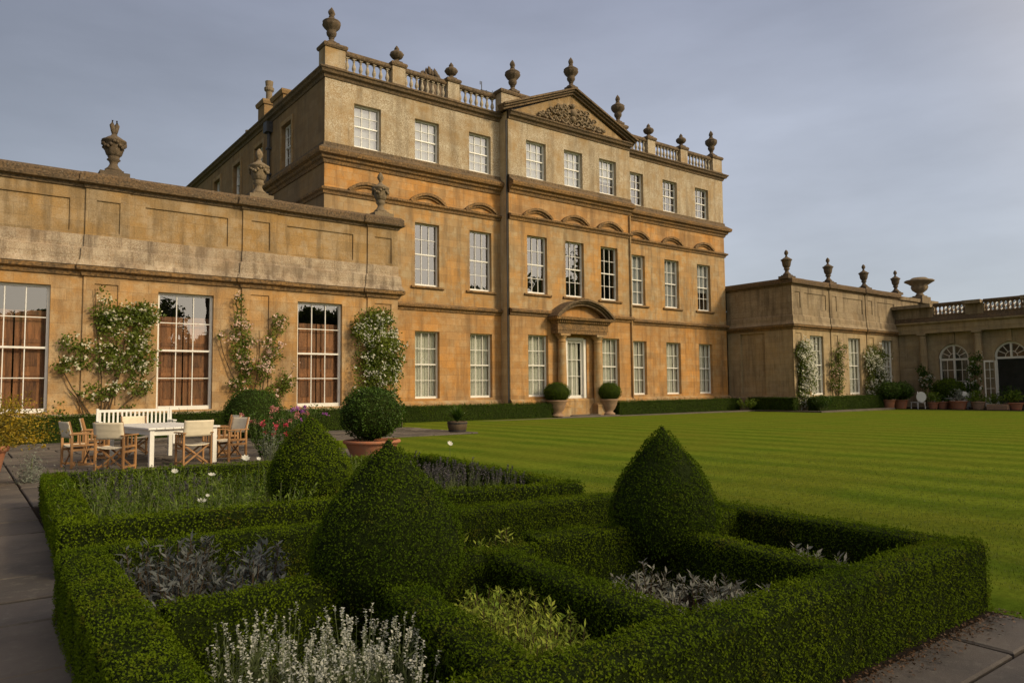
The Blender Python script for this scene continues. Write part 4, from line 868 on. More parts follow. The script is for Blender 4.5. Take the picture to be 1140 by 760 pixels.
def crown(name, label, cat, loc, prof, dens, leaf, mat, wob=.02, parent=None, core=True, sx=1, lumps=4.2, aspect=.6, part='leaves'):
    # solid of revolution clothed in leaves: prof [(r, z)]
    T = parent or thing(name, label, cat, loc); P0 = np.array(loc if parent is None else parent_loc(parent))
    pr = np.array(prof); seg = np.linalg.norm(np.diff(pr, axis=0), axis=1); rm = (pr[:-1, 0] + pr[1:, 0]) / 2; ar_ = 2 * PI * rm * seg; n = int(ar_.sum() * dens)
    idx = rng.choice(len(seg), n, p=ar_ / ar_.sum()); t = rng.random(n); a = rng.random(n) * 2 * PI
    r = pr[idx, 0] * (1 - t) + pr[idx + 1, 0] * t; z = pr[idx, 1] * (1 - t) + pr[idx + 1, 1] * t
    dr, dz = (pr[idx + 1] - pr[idx]).T; nn = np.c_[np.cos(a) * dz, np.sin(a) * dz, -dr]; nn /= np.linalg.norm(nn, axis=1, keepdims=True) + 1e-9
    P = np.c_[r * np.cos(a), r * np.sin(a) * sx, z]; ns = vnoise(P, lumps, loc[0] if parent is None else P0[0]); n2 = vnoise(P, lumps * 3.1, 3)
    P = P + nn * (wob * ns + wob * .6 * n2 + rng.normal(size=n) * leaf * .4 - leaf * .3)[:, None] + P0
    keep = rng.random(n) < np.clip(1 + .55 * n2, .3, 1)
    leaves(part, P[keep], nn[keep], leaf, leaf * aspect, LM[mat], T, up=.15, out=.5, jit=.6)
    if core:
        b = MB(); b.lathe([(max(.01, x - leaf * 1.3), y - leaf * .3) for x, y in prof], P0, 24); b.build('inner_growth', LM['core'], T, smooth=True)
    return T

# ================================================================== box parterre
NEAR = 8200
hedge('dark box hedge framing the near parterre square around the two round topiaries', [(-26.76, -25.62), (-26.84, -29.14), (-22.20, -29.14), (-21.98, -26.2), (-24.3, -25.92), (-26.62, -25.70)], .28, .44, NEAR, .0150, ends=True)
hedge('box hedge run between the purple sage and the white lavender', [(-26.62, -27.36), (-25.3, -27.32)], .24, .42, NEAR, .0150)
hedge('box hedge run from the left topiary to the near hedge beside the white lavender', [(-25.45, -27.4), (-25.72, -28.98)], .24, .42, NEAR, .0150)
hedge('box hedge run between the yellow sage and the silver sage', [(-24.62, -27.35), (-24.80, -28.98)], .25, .42, NEAR, .0150)
hedge('box hedge run linking the two topiaries', [(-25.2, -27.32), (-24.35, -27.36)], .24, .42, NEAR, .0150)
hedge('sunlit stub of box hedge ending at the right topiary', [(-24.2, -27.16), (-23.2, -27.40)], .28, .43, NEAR, .0150)
hedge('box hedge run from the right topiary to the near hedge', [(-23.15, -27.5), (-23.36, -28.98)], .22, .42, NEAR, .0150)
hedge('short box hedge run from the right topiary towards the lawn', [(-23.05, -27.42), (-22.15, -27.36)], .22, .42, NEAR, .0150)
hedge('box hedge framing the far parterre square in front of the dining table', [(-21.42, -20.9), (-26.43, -20.3), (-26.63, -24.47), (-24.4, -24.62), (-22.1, -25.20), (-21.50, -21.1)], .28, .43, 3400, .022, ends=True)
TOP = [(.36, .22), (.41, .38), (.425, .50), (.412, .60), (.362, .73), (.285, .85), (.192, .96), (.112, 1.05), (.055, 1.11), (.015, 1.155)]
crown('topiary', 'round pointed box topiary at the left of the near parterre', 'topiary', (-25.37, -27.30, 0), [(r * 1.05, z) for r, z in TOP], 8200, .0150, 'yew', .022)
crown('topiary', 'round pointed box topiary in front of the open lawn', 'topiary', (-23.12, -27.46, 0), [(r * .96, z) for r, z in TOP], 7400, .0170, 'yew', .022)
crown('topiary', 'round pointed box topiary beside the flowers near the dining table', 'topiary', (-24.28, -23.35, 0), [(r * 1.06, z * 1.02) for r, z in TOP], 4500, .022, 'box', .018)
# planting
def pts_in(poly, n, seed):
    q = np.random.default_rng(seed); P = np.array(poly); lo_, hi_ = P.min(0), P.max(0); out = []
    while len(out) < n:
        p = lo_ + q.random(2) * (hi_ - lo_); c = False
        for i in range(len(P)):
            a, b = P[i], P[i - 1]
            if (a[1] > p[1]) != (b[1] > p[1]) and p[0] < (b[0] - a[0]) * (p[1] - a[1]) / (b[1] - a[1]) + a[0]: c = not c
        if c and all((p[0] - o_[0]) ** 2 + (p[1] - o_[1]) ** 2 > (.5 / n ** .5 * min(hi_ - lo_)) ** 2 for o_ in out): out.append(p)
    return out
def sage(label, cat, loc, r, h, leaf, mat, nstem, group, nl=10, z0=0.):
    T = thing('sage_plant', label, cat, (loc[0], loc[1], z0), 0, group); P, N = [], []; st = MB()
    for k in range(nstem):
        a = random.uniform(0, 2 * PI); rr = r * math.sqrt(random.random()); tip = np.array([rr * math.cos(a), rr * math.sin(a), h * (1 - .45 * (rr / r) ** 2) * random.uniform(.72, 1.1)]); base = np.array([rr * .3 * math.cos(a), rr * .3 * math.sin(a), 0.])
        st.tube([base, (base + tip) / 2 + np.array([0, 0, .02]), tip], [.004, .003, .002], 4); ax = tip - base; ax /= np.linalg.norm(ax)
        for i in range(nl):
            t = 1 - .5 * (i / nl) ** 1.3; P.append(base + (tip - base) * t); N.append(ax)
    P = np.array(P) + np.array([loc[0], loc[1], z0]); N = np.array(N)
    leaves('foliage', P, N, leaf, leaf * .31, LM[mat], T, up=.15, out=.55, jit=.35, lift=.12); local(st, 'stems', M['bark'], T); return T
for p in pts_in([(-26.5, -25.98), (-26.6, -27.12), (-25.85, -27.1), (-25.72, -26.0)], 9, 1):
    sage('purple sage plant with grey violet leaves in the bed left of the pointed topiary', 'sage', p, .24, .50, .060, 'sage', 34, 'purple sage plants in the left bed')
for p in pts_in([(-25.6, -26.0), (-25.6, -26.8), (-25.0, -26.75), (-25.0, -26.0)], 2, 5):
    sage('purple sage plant with grey violet leaves in the bed left of the pointed topiary', 'sage', p, .22, .40, .06, 'sage', 24, 'purple sage plants in the left bed')
for p in pts_in([(-25.25, -27.65), (-25.48, -28.85), (-25.02, -28.85), (-24.88, -27.7)], 16, 2):
    sage('yellow variegated sage plant in the narrow near bed', 'sage', p, .20, .35, .042, 'yellow', 40, 'yellow sage plants')
for p in pts_in([(-24.4, -27.75), (-24.55, -28.85), (-23.6, -28.85), (-23.5, -27.9)], 13, 3):
    sage('silver sage plant with pinkish grey leaves in front of the right topiary', 'sage', p, .17, .30, .048, 'silver', 20, 'silver sage plants')
for p in pts_in([(-23.0, -27.7), (-23.1, -28.8), (-22.5, -28.8), (-22.45, -27.7)], 3, 4):
    sage('silver sage sprig in the narrow bed beside the lawn hedge', 'sage', p, .12, .33, .065, 'silver', 6, 'silver sage sprigs in the right bed')
for p in pts_in([(-24.7, -26.2), (-24.6, -27.0), (-23.8, -26.95), (-23.6, -26.3)], 3, 9):
    sage('green leafy herb plant in the shaded middle bed', 'herb', p, .16, .20, .045, 'wild', 14, 'green herbs in the middle bed')
for p in ((-24.55, -27.0), (-24.25, -26.95)):
    sage('pale yellow green herb peeping over the linking hedge', 'herb', p, .16, .47, .05, 'yellow', 14, 'pale herbs behind the linking hedge')
def lavender(label, loc, r, h, ns, flmat, group, fl=.0108, spike=.062, z0=0., leafn=18, lm='lavleaf'):
    T = thing('lavender_plant', label, 'lavender', (loc[0], loc[1], z0), 0, group); st = MB(); P, N, Q, NQ = [], [], [], []
    for k in range(ns):
        a = random.uniform(0, 2 * PI); rr = r * math.sqrt(random.random()); lean = random.uniform(.9, 1.5); hh = h * random.uniform(.72, 1.12)
        b_ = np.array([rr * .5 * math.cos(a), rr * .5 * math.sin(a), 0]); t_ = np.array([rr * lean * math.cos(a), rr * lean * math.sin(a), hh]); ax = (t_ - b_) / np.linalg.norm(t_ - b_)
        st.tube([b_, t_ * .55 + b_ * .45, t_], [.002, .0018, .0012], 3); sl = spike * random.uniform(.6, 1.3); m = int(16 * sl / .06)
        for i in range(m):
            if i % 5 == 3 and random.random() < .5: continue
            P.append(t_ - ax * sl * i / m); N.append(ax)
        for i in range(leafn): Q.append(b_ + (t_ - b_) * random.uniform(.05, .72)); NQ.append(ax)
    off = np.array([loc[0], loc[1], z0])
    leaves('flower_sprays', np.array(P) + off, np.array(N), fl * 1.25, fl, LM[flmat], T, up=.0, out=.35, jit=.5)
    leaves('foliage', np.array(Q) + off, np.array(NQ), .05, .006, LM[lm], T, out=1.2, jit=.5); local(st, 'stems', M['lavstem'], T); return T
M['lavstem'] = plain('lavender stems', (.16, .19, .09), .8, .15, 20, .1, bmp=0)
for p in pts_in([(-26.45, -27.8), (-26.5, -28.8), (-25.95, -28.8), (-25.78, -27.75)], 11, 6):
    lavender('white lavender plant in bloom in the nearest bed', p, .17, .40, 28, 'lavfl', 'white lavender plants')
for p in pts_in([(-22.5, -21.6), (-23.3, -24.2), (-22.4, -24.7), (-21.9, -21.6)], 12, 7):
    lavender('grey lavender plant gone over beside the lawn edge of the far bed', p, .24, .52, 26, 'lavdark', 'grey lavender plants in the far bed', .016, .09)
def wild(label, loc, r, h, n, leaf, mat, group, cat='plant', aspect=.32, name='border_plant'):
    T = thing(name, label, cat, (loc[0], loc[1], 0), 0, group); P, N = [], []; st = MB()
    for k in range(n):
        a = random.uniform(0, 2 * PI); rr = r * math.sqrt(random.random()); hh = h * random.uniform(.6, 1.15); t_ = np.array([rr * 1.2 * math.cos(a), rr * 1.2 * math.sin(a), hh]); b_ = np.array([rr * .5 * math.cos(a), rr * .5 * math.sin(a), 0])
        st.tube([b_, t_], [.004, .002], 3); ax = (t_ - b_) / np.linalg.norm(t_ - b_)
        for i in range(22): P.append(b_ + (t_ - b_) * random.uniform(.2, 1.0)); N.append(ax)
    leaves('foliage', np.array(P) + np.array([loc[0], loc[1], 0]), np.array(N), leaf, leaf * aspect, LM[mat], T, up=.3, out=.5, jit=.5); local(st, 'stems', M['lavstem'], T); return T
for p in pts_in([(-26.3, -20.7), (-26.5, -24.2), (-23.5, -24.4), (-22.8, -21.3)], 22, 8):
    if (p[0] + 24.28) ** 2 + (p[1] + 23.35) ** 2 < .3: continue
    wild('feathery green border plant in the left of the far bed', p, .30, random.uniform(.38, .54), 36, .052, 'wild', 'feathery plants of the far bed')
for p in pts_in([(-26.3, -20.8), (-26.4, -23.4), (-25.2, -23.4), (-25, -21.2)], 3, 12):
    lavender('faded lavender plant near the dining chairs in the far bed', p, .26, .58, 26, 'lavdark', 'faded lavender in the far bed', .016, .09)
def flower(label, loc, h, r, mat, group=None, n=8, cup=.5, name='cosmos_flower', cat='flower'):
    T = thing(name, label, cat, loc, 0, group); s = MB(); s.tube([(0, 0, 0), (.01, 0, h * .6), (0, 0, h)], [.004, .003, .003], 4); local(s, 'stem', M['lavstem'], T)
    V, F = [], []
    ang = 2 * PI / n; tl = Matrix.Rotation(random.uniform(.3, .9), 3, 'X')
    for k in range(n):
        a = k * ang
        q = [(0, 0, 0), (r * .7 * math.cos(a - ang * .55), r * .7 * math.sin(a - ang * .55), r * cup * .6), (r * math.cos(a), r * math.sin(a), r * cup), (r * .7 * math.cos(a + ang * .55), r * .7 * math.sin(a + ang * .55), r * cup * .65)]
        i = len(V); V += [tuple(tl @ Vector(x) + Vector((0, 0, h))) for x in q]; F += [(i, i + 1, i + 2), (i, i + 2, i + 3)]
    b = MB(); b.add(V, F); local(b, 'petals', LM[mat], T); return T
for x, y, h, r, lb in ((-24.52, -21.83, .60, .085, 'large white poppy flower just left of the far topiary'), (-24.43, -22.07, .61, .045, 'small white flower beside the large white poppy'), (-25.56, -22.8, .60, .055, 'white cosmos flower above the bed in front of the squarely turned chair'), (-25.35, -23.44, .60, .06, 'tilted white cosmos flower in the middle of the far bed'), (-25.61, -24.1, .44, .065, 'double white cosmos flower low in front of the far bed'), (-25.56, -24.1, .49, .03, 'white bud just above the double cosmos'), (-21.42, -21.73, .62, .07, 'single white flower standing against the lawn')):
    flower(lb, (x, y, 0), h, r * .7, 'white_fl')

# ================================================================== hedges and bushes by the house
hedge('low clipped hedge along the foot of the left wing', [(-29, -5.75), (-13.6, -5.75)], .7, .78, 520, .05, 'farbox', wob=.03)
hedge('clipped hedge along the house left of the door', [(-13.2, -1.45), (-2.4, -1.45)], .75, .78, 480, .055, 'farbox', z0=-.08, wob=.03)
hedge('clipped hedge along the house right of the door', [(2.5, -1.45), (13.9, -1.45)], .75, .78, 420, .06, 'farbox', z0=-.1, wob=.03)
hedge('clipped hedge along the front of the far wing', [(15.0, -6.2), (23.5, -6.2)], .8, .92, 420, .06, 'farbox', z0=-.16, wob=.03)
hedge('short clipped hedge along the side of the far wing', [(14.35, -2.2), (14.35, -5.6)], .7, .9, 420, .06, 'farbox', z0=-.15, wob=.03)
def sphere_prof(r, zc, z0=None, flat=1., n=10):
    return [(max(.02, r * math.sin(PI * k / n)), zc - r * flat * math.cos(PI * k / n)) for k in range(n + 1) if z0 is None or zc - r * flat * math.cos(PI * k / n) >= z0]

# ================================================================== pots and bushes
def pot_body(parent, r, h, mat='terracotta', rim=.06, foot=.72, n=28):
    b = MB(); rb = r * foot
    b.lathe([(rb, 0), (rb * 1.02, .03), (rb + (r - rb) * .5, h * .5), (r * .96, h - rim * 1.4), (r * .965, h - rim * 1.3), (r * 1.04, h - rim * 1.1), (r * 1.07, h - rim * .5), (r * 1.04, h), (r * .92, h), (r * .88, h - .05)], n=n); return local(b, 'pot', M[mat], parent, smooth=True)
def potted_ball(label, loc, pr, ph, br, bz, flat=1., pmat='terracotta', mat='bush', leaf=.05, dens=420, cat='potted plant', stem=True, name='potted_bush', wob=.03):
    T = thing(name, label, cat, loc)
    if ph: pot_body(T, pr, ph, pmat)
    s = MB(); s.tube([(0, 0, max(ph - .2, -.05)), (0, 0, bz)], [.05, .03], 6); local(s, 'stem', M['bark'], T)
    crown('c', '', '', loc, [(a, b) for a, b in sphere_prof(br, bz, None, flat)], dens, leaf, mat, wob, parent=T, lumps=4)
    if ph: b = MB(); b.lathe([(.01, ph - .07), (pr * .9, ph - .06), (pr * .9, ph - .05), (.01, ph - .045)]); local(b, 'soil', M['soil'], T)
    return T
for x, lb in ((-1.98, 'clipped ball bush in a stone urn left of the white door'), (1.86, 'clipped ball bush in a stone urn right of the white door')):
    T = thing('potted_bush', lb, 'potted plant', (x, -1.62, -.045)); b = MB()
    b.lathe([(.36, 0), (.36, .08), (.26, .14), (.24, .2), (.36, .34), (.46, .56), (.50, .74), (.56, .80), (.58, .86), (.52, .88), (.46, .82)], n=28); local(b, 'urn', M['pot_stone'], T, smooth=True)
    crown('c', '', '', (x, -1.62, -.045), sphere_prof(.74, 1.28, None, .72), 620, .045, 'yew', .015, parent=T)
potted_ball('big leafy ball bush in a broad terracotta pot in front of the white rose', (-20.38, -17.0, 0), .57, .40, .68, .96, .80, 'terracotta', 'bush', .05, 900, wob=.035)
potted_ball('rounded dark bush behind the flowers at the foot of the left wing', (-20.05, -8.1, 0), 0, 0, .92, .72, .86, mat='bush', leaf=.05, dens=600, cat='bush', name='rounded_bush')
# barrel planter
T = thing('barrel_planter', 'half barrel of strappy green leaves at the edge of the lawn', 'planter', (-13.83, -10.2, -.03))
b = MB(); b.lathe([(.27, 0), (.33, .22), (.34, .40), (.31, .40), (.29, .34)], n=20); local(b, 'barrel', M['oak'], T, smooth=True)
b = MB()
for z, r in ((.07, .298), (.32, .345)): b.lathe([(r - .02, z), (r + .006, z), (r + .006, z + .04), (r - .02, z + .04)], n=20)
local(b, 'hoop', M['iron'], T)
def strappy(parent, loc, n, L, w, mat, spread=.9):
    V, F = [], []
    for k in range(n):
        a = random.uniform(0, 2 * PI); l = L * random.uniform(.6, 1.1); lean = random.uniform(.15, spread); pr = []
        for i in range(5):
            t = i / 4; rr = l * lean * t * (.6 + .5 * t); z = l * (t - lean * .55 * t * t); ww = w * (1 - t) ** .6 + .002
            pr.append(((rr * math.cos(a) - ww * math.sin(a), rr * math.sin(a) + ww * math.cos(a), z), (rr * math.cos(a) + ww * math.sin(a), rr * math.sin(a) - ww * math.cos(a), z)))
        for i in range(4):
            j = len(V); V += [pr[i][0], pr[i][1], pr[i + 1][1], pr[i + 1][0]]; F += [(j, j + 1, j + 2), (j, j + 2, j + 3)]
    return raw_tris('foliage', np.array(V, float) + np.array(loc), np.array(F), LM[mat], parent)
strappy(T, (-13.83, -10.2, .32), 170, .75, .016, 'bush')
# yellow flowering shrub in a terracotta pot
T = thing('potted_shrub', 'gold flowering shrub in a red terracotta pot beside the path', 'potted plant', (-27.22, -16.85, 0)); pot_body(T, .46, .62, rim=.08)
P = []; N = []
q = np.random.default_rng(9)
for k in range(230):
    a = q.random() * 6.28; el = q.uniform(-.25, 1.3); rr = q.uniform(.45, .88); d = np.array([math.cos(a) * math.cos(el), math.sin(a) * math.cos(el), math.sin(el)]); tip = d * rr * np.array([1, 1, .85]) + np.array([.45, .10, .80])
    for i in range(26): t = q.uniform(.35, 1); P.append(tip * t + np.array([0, 0, .55]) * (1 - t) + q.normal(size=3) * .02); N.append(d)
P = np.array(P) + np.array([-27.22, -16.85, 0]); N = np.array(N); leaves('foliage', P, N, .050, .026, LM['yellowbush'], T, up=.1)
sb = MB()
for k in range(40): a = k * 2.4; sb.tube([(0, 0, .5), (.3 * math.cos(a), .3 * math.sin(a), .85), (.62 * math.cos(a), .62 * math.sin(a), 1.0 + .3 * math.sin(k))], [.008, .005, .002], 4)
local(sb, 'stems', M['bark'], T)
T = thing('trailing_plant', 'grey trailing plant spilling down beside the red terracotta pot', 'plant', (-26.45, -17.0, 0))
P = np.c_[q.normal(size=900) * .11, q.normal(size=900) * .12, np.abs(q.normal(size=900)) * .22]; leaves('foliage', P + np.array([-26.45, -17.0, 0.]), np.tile([0.6, -.3, .5], (900, 1)), .05, .014, LM['trail'], T); b = MB(); b.tube([(0, 0, 0), (.02, 0, .4)], .01); local(b, 'stems', M['lavstem'], T)
# dahlias and pots of flowers right of the table
for x, y, h, mat, lb in ((-22.35, -16.4, .78, 'red_fl', 'flower clump with deep red blooms right of the dining chairs'), (-21.6, -15.4, .98, 'pink2', 'flower clump with rose pink blooms behind the dining chairs'), (-20.9, -14.6, 1.02, 'purple_fl', 'flower clump with bright purple blooms in front of the left wing'), (-21.3, -12.6, .85, 'pink2', 'low flower clump with pink blooms under the pink climbing rose'), (-19.7, -11.5, .9, 'pink2', 'flower clump with sparse pink blooms left of the big terracotta pot')):
    T = wild(lb, (x, y), .34, h, 40, .075, 'bush', None, 'flowers', .5, 'flower_clump')
    P = np.repeat(np.c_[q.normal(size=8) * .24, q.normal(size=8) * .2, h * q.uniform(.72, 1.1, 8)], 26, 0) + q.normal(size=(208, 3)) * .022 + np.array([x, y, 0])
    leaves('blossoms', P, np.tile([0, -.5, .8], (208, 1)), .045, .03, LM[mat], T, jit=.6)
for x, y, z, h in ((-22.1, -17.4, 0, .72), (-22.6, -17.2, 0, .66)): wild('silvery white flowered plant in front of the deep red flowers', (x, y), .2, h, 24, .05, 'trail', 'silvery plants by the red flowers')

# ================================================================== climbing roses
def climber(name, label, Y, blobs, arms, nleaf, leaf, fmat, nfl, fsz, normal=(0, -1, 0), leafmat_='rose', depth=.22, root=None, group=None):
    # blobs: (u, z, ru, rz, weight) patches of growth on a wall; arms: woody stems as (u, z) polylines; u runs along the wall
    nx = np.array(normal, float); along = np.array((1., 0, 0)) if normal[1] else np.array((0, 1., 0)); base = np.array((0, Y, 0.)) if normal[1] else np.array((Y, 0, 0.))
    u0 = root if root is not None else blobs[0][0]; T = thing(name, label, 'climbing rose', tuple(base + along * u0))
    w = np.array([b[4] * b[2] * b[3] for b in blobs]); idx = rng.choice(len(blobs), nleaf, p=w / w.sum()); B = np.array(blobs)[idx]
    a = rng.random(nleaf) * 2 * PI; r = np.sqrt(rng.random(nleaf)) * rng.uniform(.75, 1.2, nleaf); u = B[:, 0] + B[:, 2] * r * np.cos(a); z = B[:, 1] + B[:, 3] * r * np.sin(a)
    dp = np.abs(rng.normal(size=nleaf)) * depth * (1.15 - np.clip(r, 0, 1) * .6)
    P = base + u[:, None] * along + z[:, None] * np.array((0, 0, 1.)) + (dp + .02)[:, None] * nx
    ns = vnoise(P, 3.3, u0) + .6 * vnoise(P, 8.1, 2); k = (ns > -.25 + .5 * (r - .6)) & (z > .05); P = P[k]; dp = dp[k]
    leaves('foliage', P, np.tile(nx, (len(P), 1)), leaf, leaf * .6, LM[leafmat_], T, up=-.1, out=.5, jit=.6)
    st = MB()
    for arm in arms:
        pts = [tuple(base + along * (uu - 0) + np.array((0, 0, zz)) + nx * (.06 + .03 * math.sin(3 * i))) for i, (uu, zz) in enumerate(arm)]; n = len(pts)
        st.tube(pts, [.032 * (1 - .75 * i / n) for i in range(n)], 5)
    st.build('stems', M['bark'], T)
    if nfl:
        c = P[rng.choice(len(P), nfl, p=(dp + .05) / (dp + .05).sum())] + nx * .07
        for sz in (1,):
            m = 9; Q = np.repeat(c, m, 0); nn = rng.normal(size=(nfl, 3)) * .45 + nx + np.array((0, 0, .3)); nn /= np.linalg.norm(nn, axis=1, keepdims=True)
            cl = np.repeat(rng.random(nfl) < .45, m); Q = Q + rng.normal(size=Q.shape) * fsz * np.where(cl, .85, .18)[:, None]
            leaves('blossoms', Q, np.repeat(nn, m, 0), fsz * .8, fsz * .62, LM[fmat], T, out=.45, jit=.3)
    return T
def arms_for(u, z0, tops): return [[(u + .02 * k, z0)] + [(u + (tu - u) * t + .10 * math.sin(5 * t + k), z0 + (tz - z0) * t) for t in (.2, .4, .6, .8, 1.0)] for k, (tu, tz) in enumerate(tops)]
climber('climbing_rose', 'sprawling cream climbing rose on the wall behind the white bench', -5.13, [(-23.2, 3.5, .85, .75, 1.2), (-24.3, 3.0, .75, .35, .7), (-24.6, 2.3, .55, .3, .6), (-23.9, 4.2, .35, .55, .35), (-22.6, 4.0, .45, .4, .7), (-23.3, 2.4, .7, .5, .8), (-24.0, 1.5, .6, .35, .5), (-23.0, 1.6, .75, .28, .6), (-22.6, 2.5, .4, .6, .5), (-24.9, 1.0, .3, .25, .15), (-23.2, 1.0, .3, .2, .3)],
        arms_for(-23.9, .1, [(-24.0, 4.7), (-25.0, 2.6), (-22.5, 4.3), (-22.4, 2.0), (-24.8, 1.6), (-23.1, 3.8)]), 6200, .10, 'cream_fl', 105, .085, root=-23.9)
climber('climbing_rose', 'sparse pale pink climbing rose between the two right shuttered windows', -5.13, [(-19.6, 3.6, .35, .9, .35), (-19.3, 2.6, .75, .65, .6), (-18.5, 3.0, .4, .6, .4), (-18.2, 3.9, .35, .4, .5), (-18.0, 2.0, .35, .6, .7), (-19.4, 1.7, .6, .45, .6), (-18.6, 1.3, .6, .4, .6), (-20.1, 3.4, .35, .2, .5), (-19.7, 4.5, .16, .4, .4), (-18.9, 2.2, .5, .4, .5)],
        arms_for(-19.1, .1, [(-19.7, 4.8), (-20.3, 3.4), (-18.1, 4.2), (-17.8, 2.2), (-19.0, 3.6)]), 4300, .09, 'pink_fl', 80, .095, root=-19.1)
climber('climbing_rose', 'dense bushy white climbing rose at the right end of the left wing', -5.13, [(-14.45, 3.4, .95, 1.05, 1.3), (-14.35, 2.0, .95, 1.0, 1.2), (-14.4, 4.2, .75, .45, 1.2), (-13.8, 2.8, .6, .7, .8), (-15.1, 3.9, .35, .6, .7), (-15.2, 1.7, .3, .5, .5), (-13.4, 3.2, .35, .2, .4)],
        arms_for(-14.4, .1, [(-14.6, 4.6), (-15.2, 3.9), (-13.6, 3.6), (-14.2, 3.0)]), 8200, .11, 'white_fl', 230, .072, depth=.32, root=-14.4)
climber('climbing_rose', 'white climbing rose at the near corner of the far wing', -5.1, [(15.7, 3.4, .8, 1.1, 1.2), (16.0, 2.0, .9, 1.2, 1.0), (15.5, .9, .7, .9, 1.0), (16.6, 3.4, .35, .4, .5)], arms_for(15.7, .0, [(15.7, 4.5), (16.4, 3.5), (15.2, 2.5)]), 4200, .14, 'white_fl', 260, .12, depth=.3, root=15.7)
climber('climbing_rose', 'reddish green climbing rose between the first two windows of the far wing', -5.13, [(20.0, 3.2, .8, 1.2, 1.0), (19.7, 1.8, .9, 1.0, 1.0), (20.6, 4.1, .4, .5, .6), (19.2, 3.0, .35, .4, .5)], arms_for(19.9, .0, [(20.4, 4.6), (19.2, 3.2), (20.6, 2.9)]), 3000, .13, 'pink_fl', 60, .10, root=19.9)
climber('climbing_rose', 'white climbing rose before the last window of the far wing', -5.13, [(24.8, 3.2, 1.2, 1.1, 1.2), (25.3, 2.2, 1.2, .9, 1.0), (24.3, 1.4, .8, .8, .8), (26.0, 3.6, .5, .5, .6)], arms_for(25.0, .0, [(24.6, 4.4), (26.2, 3.8), (24.0, 2.5)]), 4000, .14, 'white_fl', 230, .12, depth=.3, root=25)
climber('climbing_rose', 'dark climbing rose left of the closed arched window', 28.65, [(-7.2, 1.8, .5, .8, 1), (-7.0, 2.5, .4, .4, .7), (-7.6, 1.3, .4, .5, .7)], arms_for(-7.1, -.1, [(-7.2, 2.8), (-7.6, 1.9)]), 900, .14, 'white_fl', 14, .12, normal=(-1, 0, 0), leafmat_='bush', root=-7.1)
climber('climbing_rose', 'tall climbing rose on the column left of the open glazed doors', 28.55, [(-10.4, 2.6, .45, .9, 1), (-10.3, 1.2, .5, .9, 1), (-10.6, 3.2, .4, .4, .8)], arms_for(-10.4, -.1, [(-10.4, 3.4), (-10.7, 2.3)]), 1500, .14, 'white_fl', 22, .13, normal=(-1, 0, 0), leafmat_='bush', root=-10.4)

# ================================================================== dining set
def director_chair():
    T = thing('director_chair', None, 'chair', (0, 0, 0), 0, 'canvas director chairs round the white table')
    w, dp = .56, .46; x = w / 2 - .02; y = dp / 2 - .02
    for sx in (-1, 1):
        for sy in (-1, 1): b = MB(); b.box(sx * x - .017, sx * x + .017, sy * y - .022, sy * y + .022, 0.0, .62 if sy > 0 else .635); local(b, 'leg', M['teak'], T, bevel=.003)
        b = MB(); b.box(sx * x - .03, sx * x + .03, -y - .05, y + .06, .636, .66); local(b, 'armrest', M['teak'], T, bevel=.004)
        for z in (.05, .33, .42): b = MB(); b.box(sx * x - .012, sx * x + .012, -y + .022, y - .022, z, z + .04); local(b, 'side_rail', M['teak'], T)
        for k in (-.07, .07): b = MB(); b.box(sx * x - .009, sx * x + .009, k - .012, k + .012, .46, .634); local(b, 'side_slat', M['teak'], T)
        b = MB(); b.bar((sx * x, -y + .01, .63), (sx * x, -y - .06, .90), .034, .02, up=(1, 0, 0)); local(b, 'back_post', M['teak'], T)
        for sy in (-1, 1): b = MB(); b.bar((sx * (x - .03), sy * (y - .05) , .05), (-sx * (x - .03), sy * (y - .05) + .02 * sx, .42), .03, .018, up=(0, 1, 0)); local(b, 'cross_brace', M['teak'], T)
    b = MB(); n = 8; vs = []
    for i in range(n + 1):
        u = -1 + 2 * i / n; z = .445 - .035 * (1 - u * u)
        vs += [(u * x, -y + .02, z), (u * x, y - .02, z), (u * x, y - .02, z - .012), (u * x, -y + .02, z - .012)]
    b.add(vs, [(4 * i + k, 4 * i + 4 + k, 4 * i + 4 + (k + 1) % 4, 4 * i + (k + 1) % 4) for i in range(n) for k in range(4)]); local(b, 'seat', M['canvas'], T, smooth=False)
    b = MB(); vs = []; m = 8
    for i in range(n + 1):
        u = -1 + 2 * i / n
        for j in range(m + 1):
            z = .58 + .31 * j / m; yy = -y - .02 - .06 * (z - .63) / .27 - .028 * (1 - u * u) + .004 * math.sin(j * 2.3 + u); vs.append((u * (x + .018), yy, z))
    b.add(vs, [(i * (m + 1) + j, (i + 1) * (m + 1) + j, (i + 1) * (m + 1) + j + 1, i * (m + 1) + j + 1) for i in range(n) for j in range(m)])
    o = local(b, 'backrest', M['canvas'], T, smooth=True); s = o.modifiers.new('thick', 'SOLIDIFY'); s.thickness = .008
    return T
proto = director_chair()
chairs = [(-23.72, -16.02, 6, 'canvas director chair squarely back on to the box garden at the near table end'), (-25.05, -15.85, -38, 'canvas director chair at the near left corner of the table, its back turned and shaded'),
          (-25.52, -14.75, -78, 'canvas director chair at the far left, seen side on'), (-22.88, -15.45, 112, 'canvas director chair at the right side of the table facing left'),
          (-25.05, -13.35, -100, 'canvas director chair behind the shaded chair on the far left of the table'), (-24.15, -12.75, 185, 'canvas director chair at the far end of the table in front of the bench'), (-22.55, -13.9, 95, 'canvas director chair half hidden beyond the right side of the table')]
for i, (x, y, a, lb) in enumerate(chairs):
    if i == 0: proto.location = (x, y, .012); proto.rotation_euler = (0, 0, R(a)); proto['label'] = lb
    else: dup(proto, (x, y, .012), R(a), lb)
T = thing('dining_table', 'long white painted wooden garden table ringed with canvas chairs', 'table', (-23.98, -14.45, .012), R(8))
b = MB(); w, l = .70, 1.28
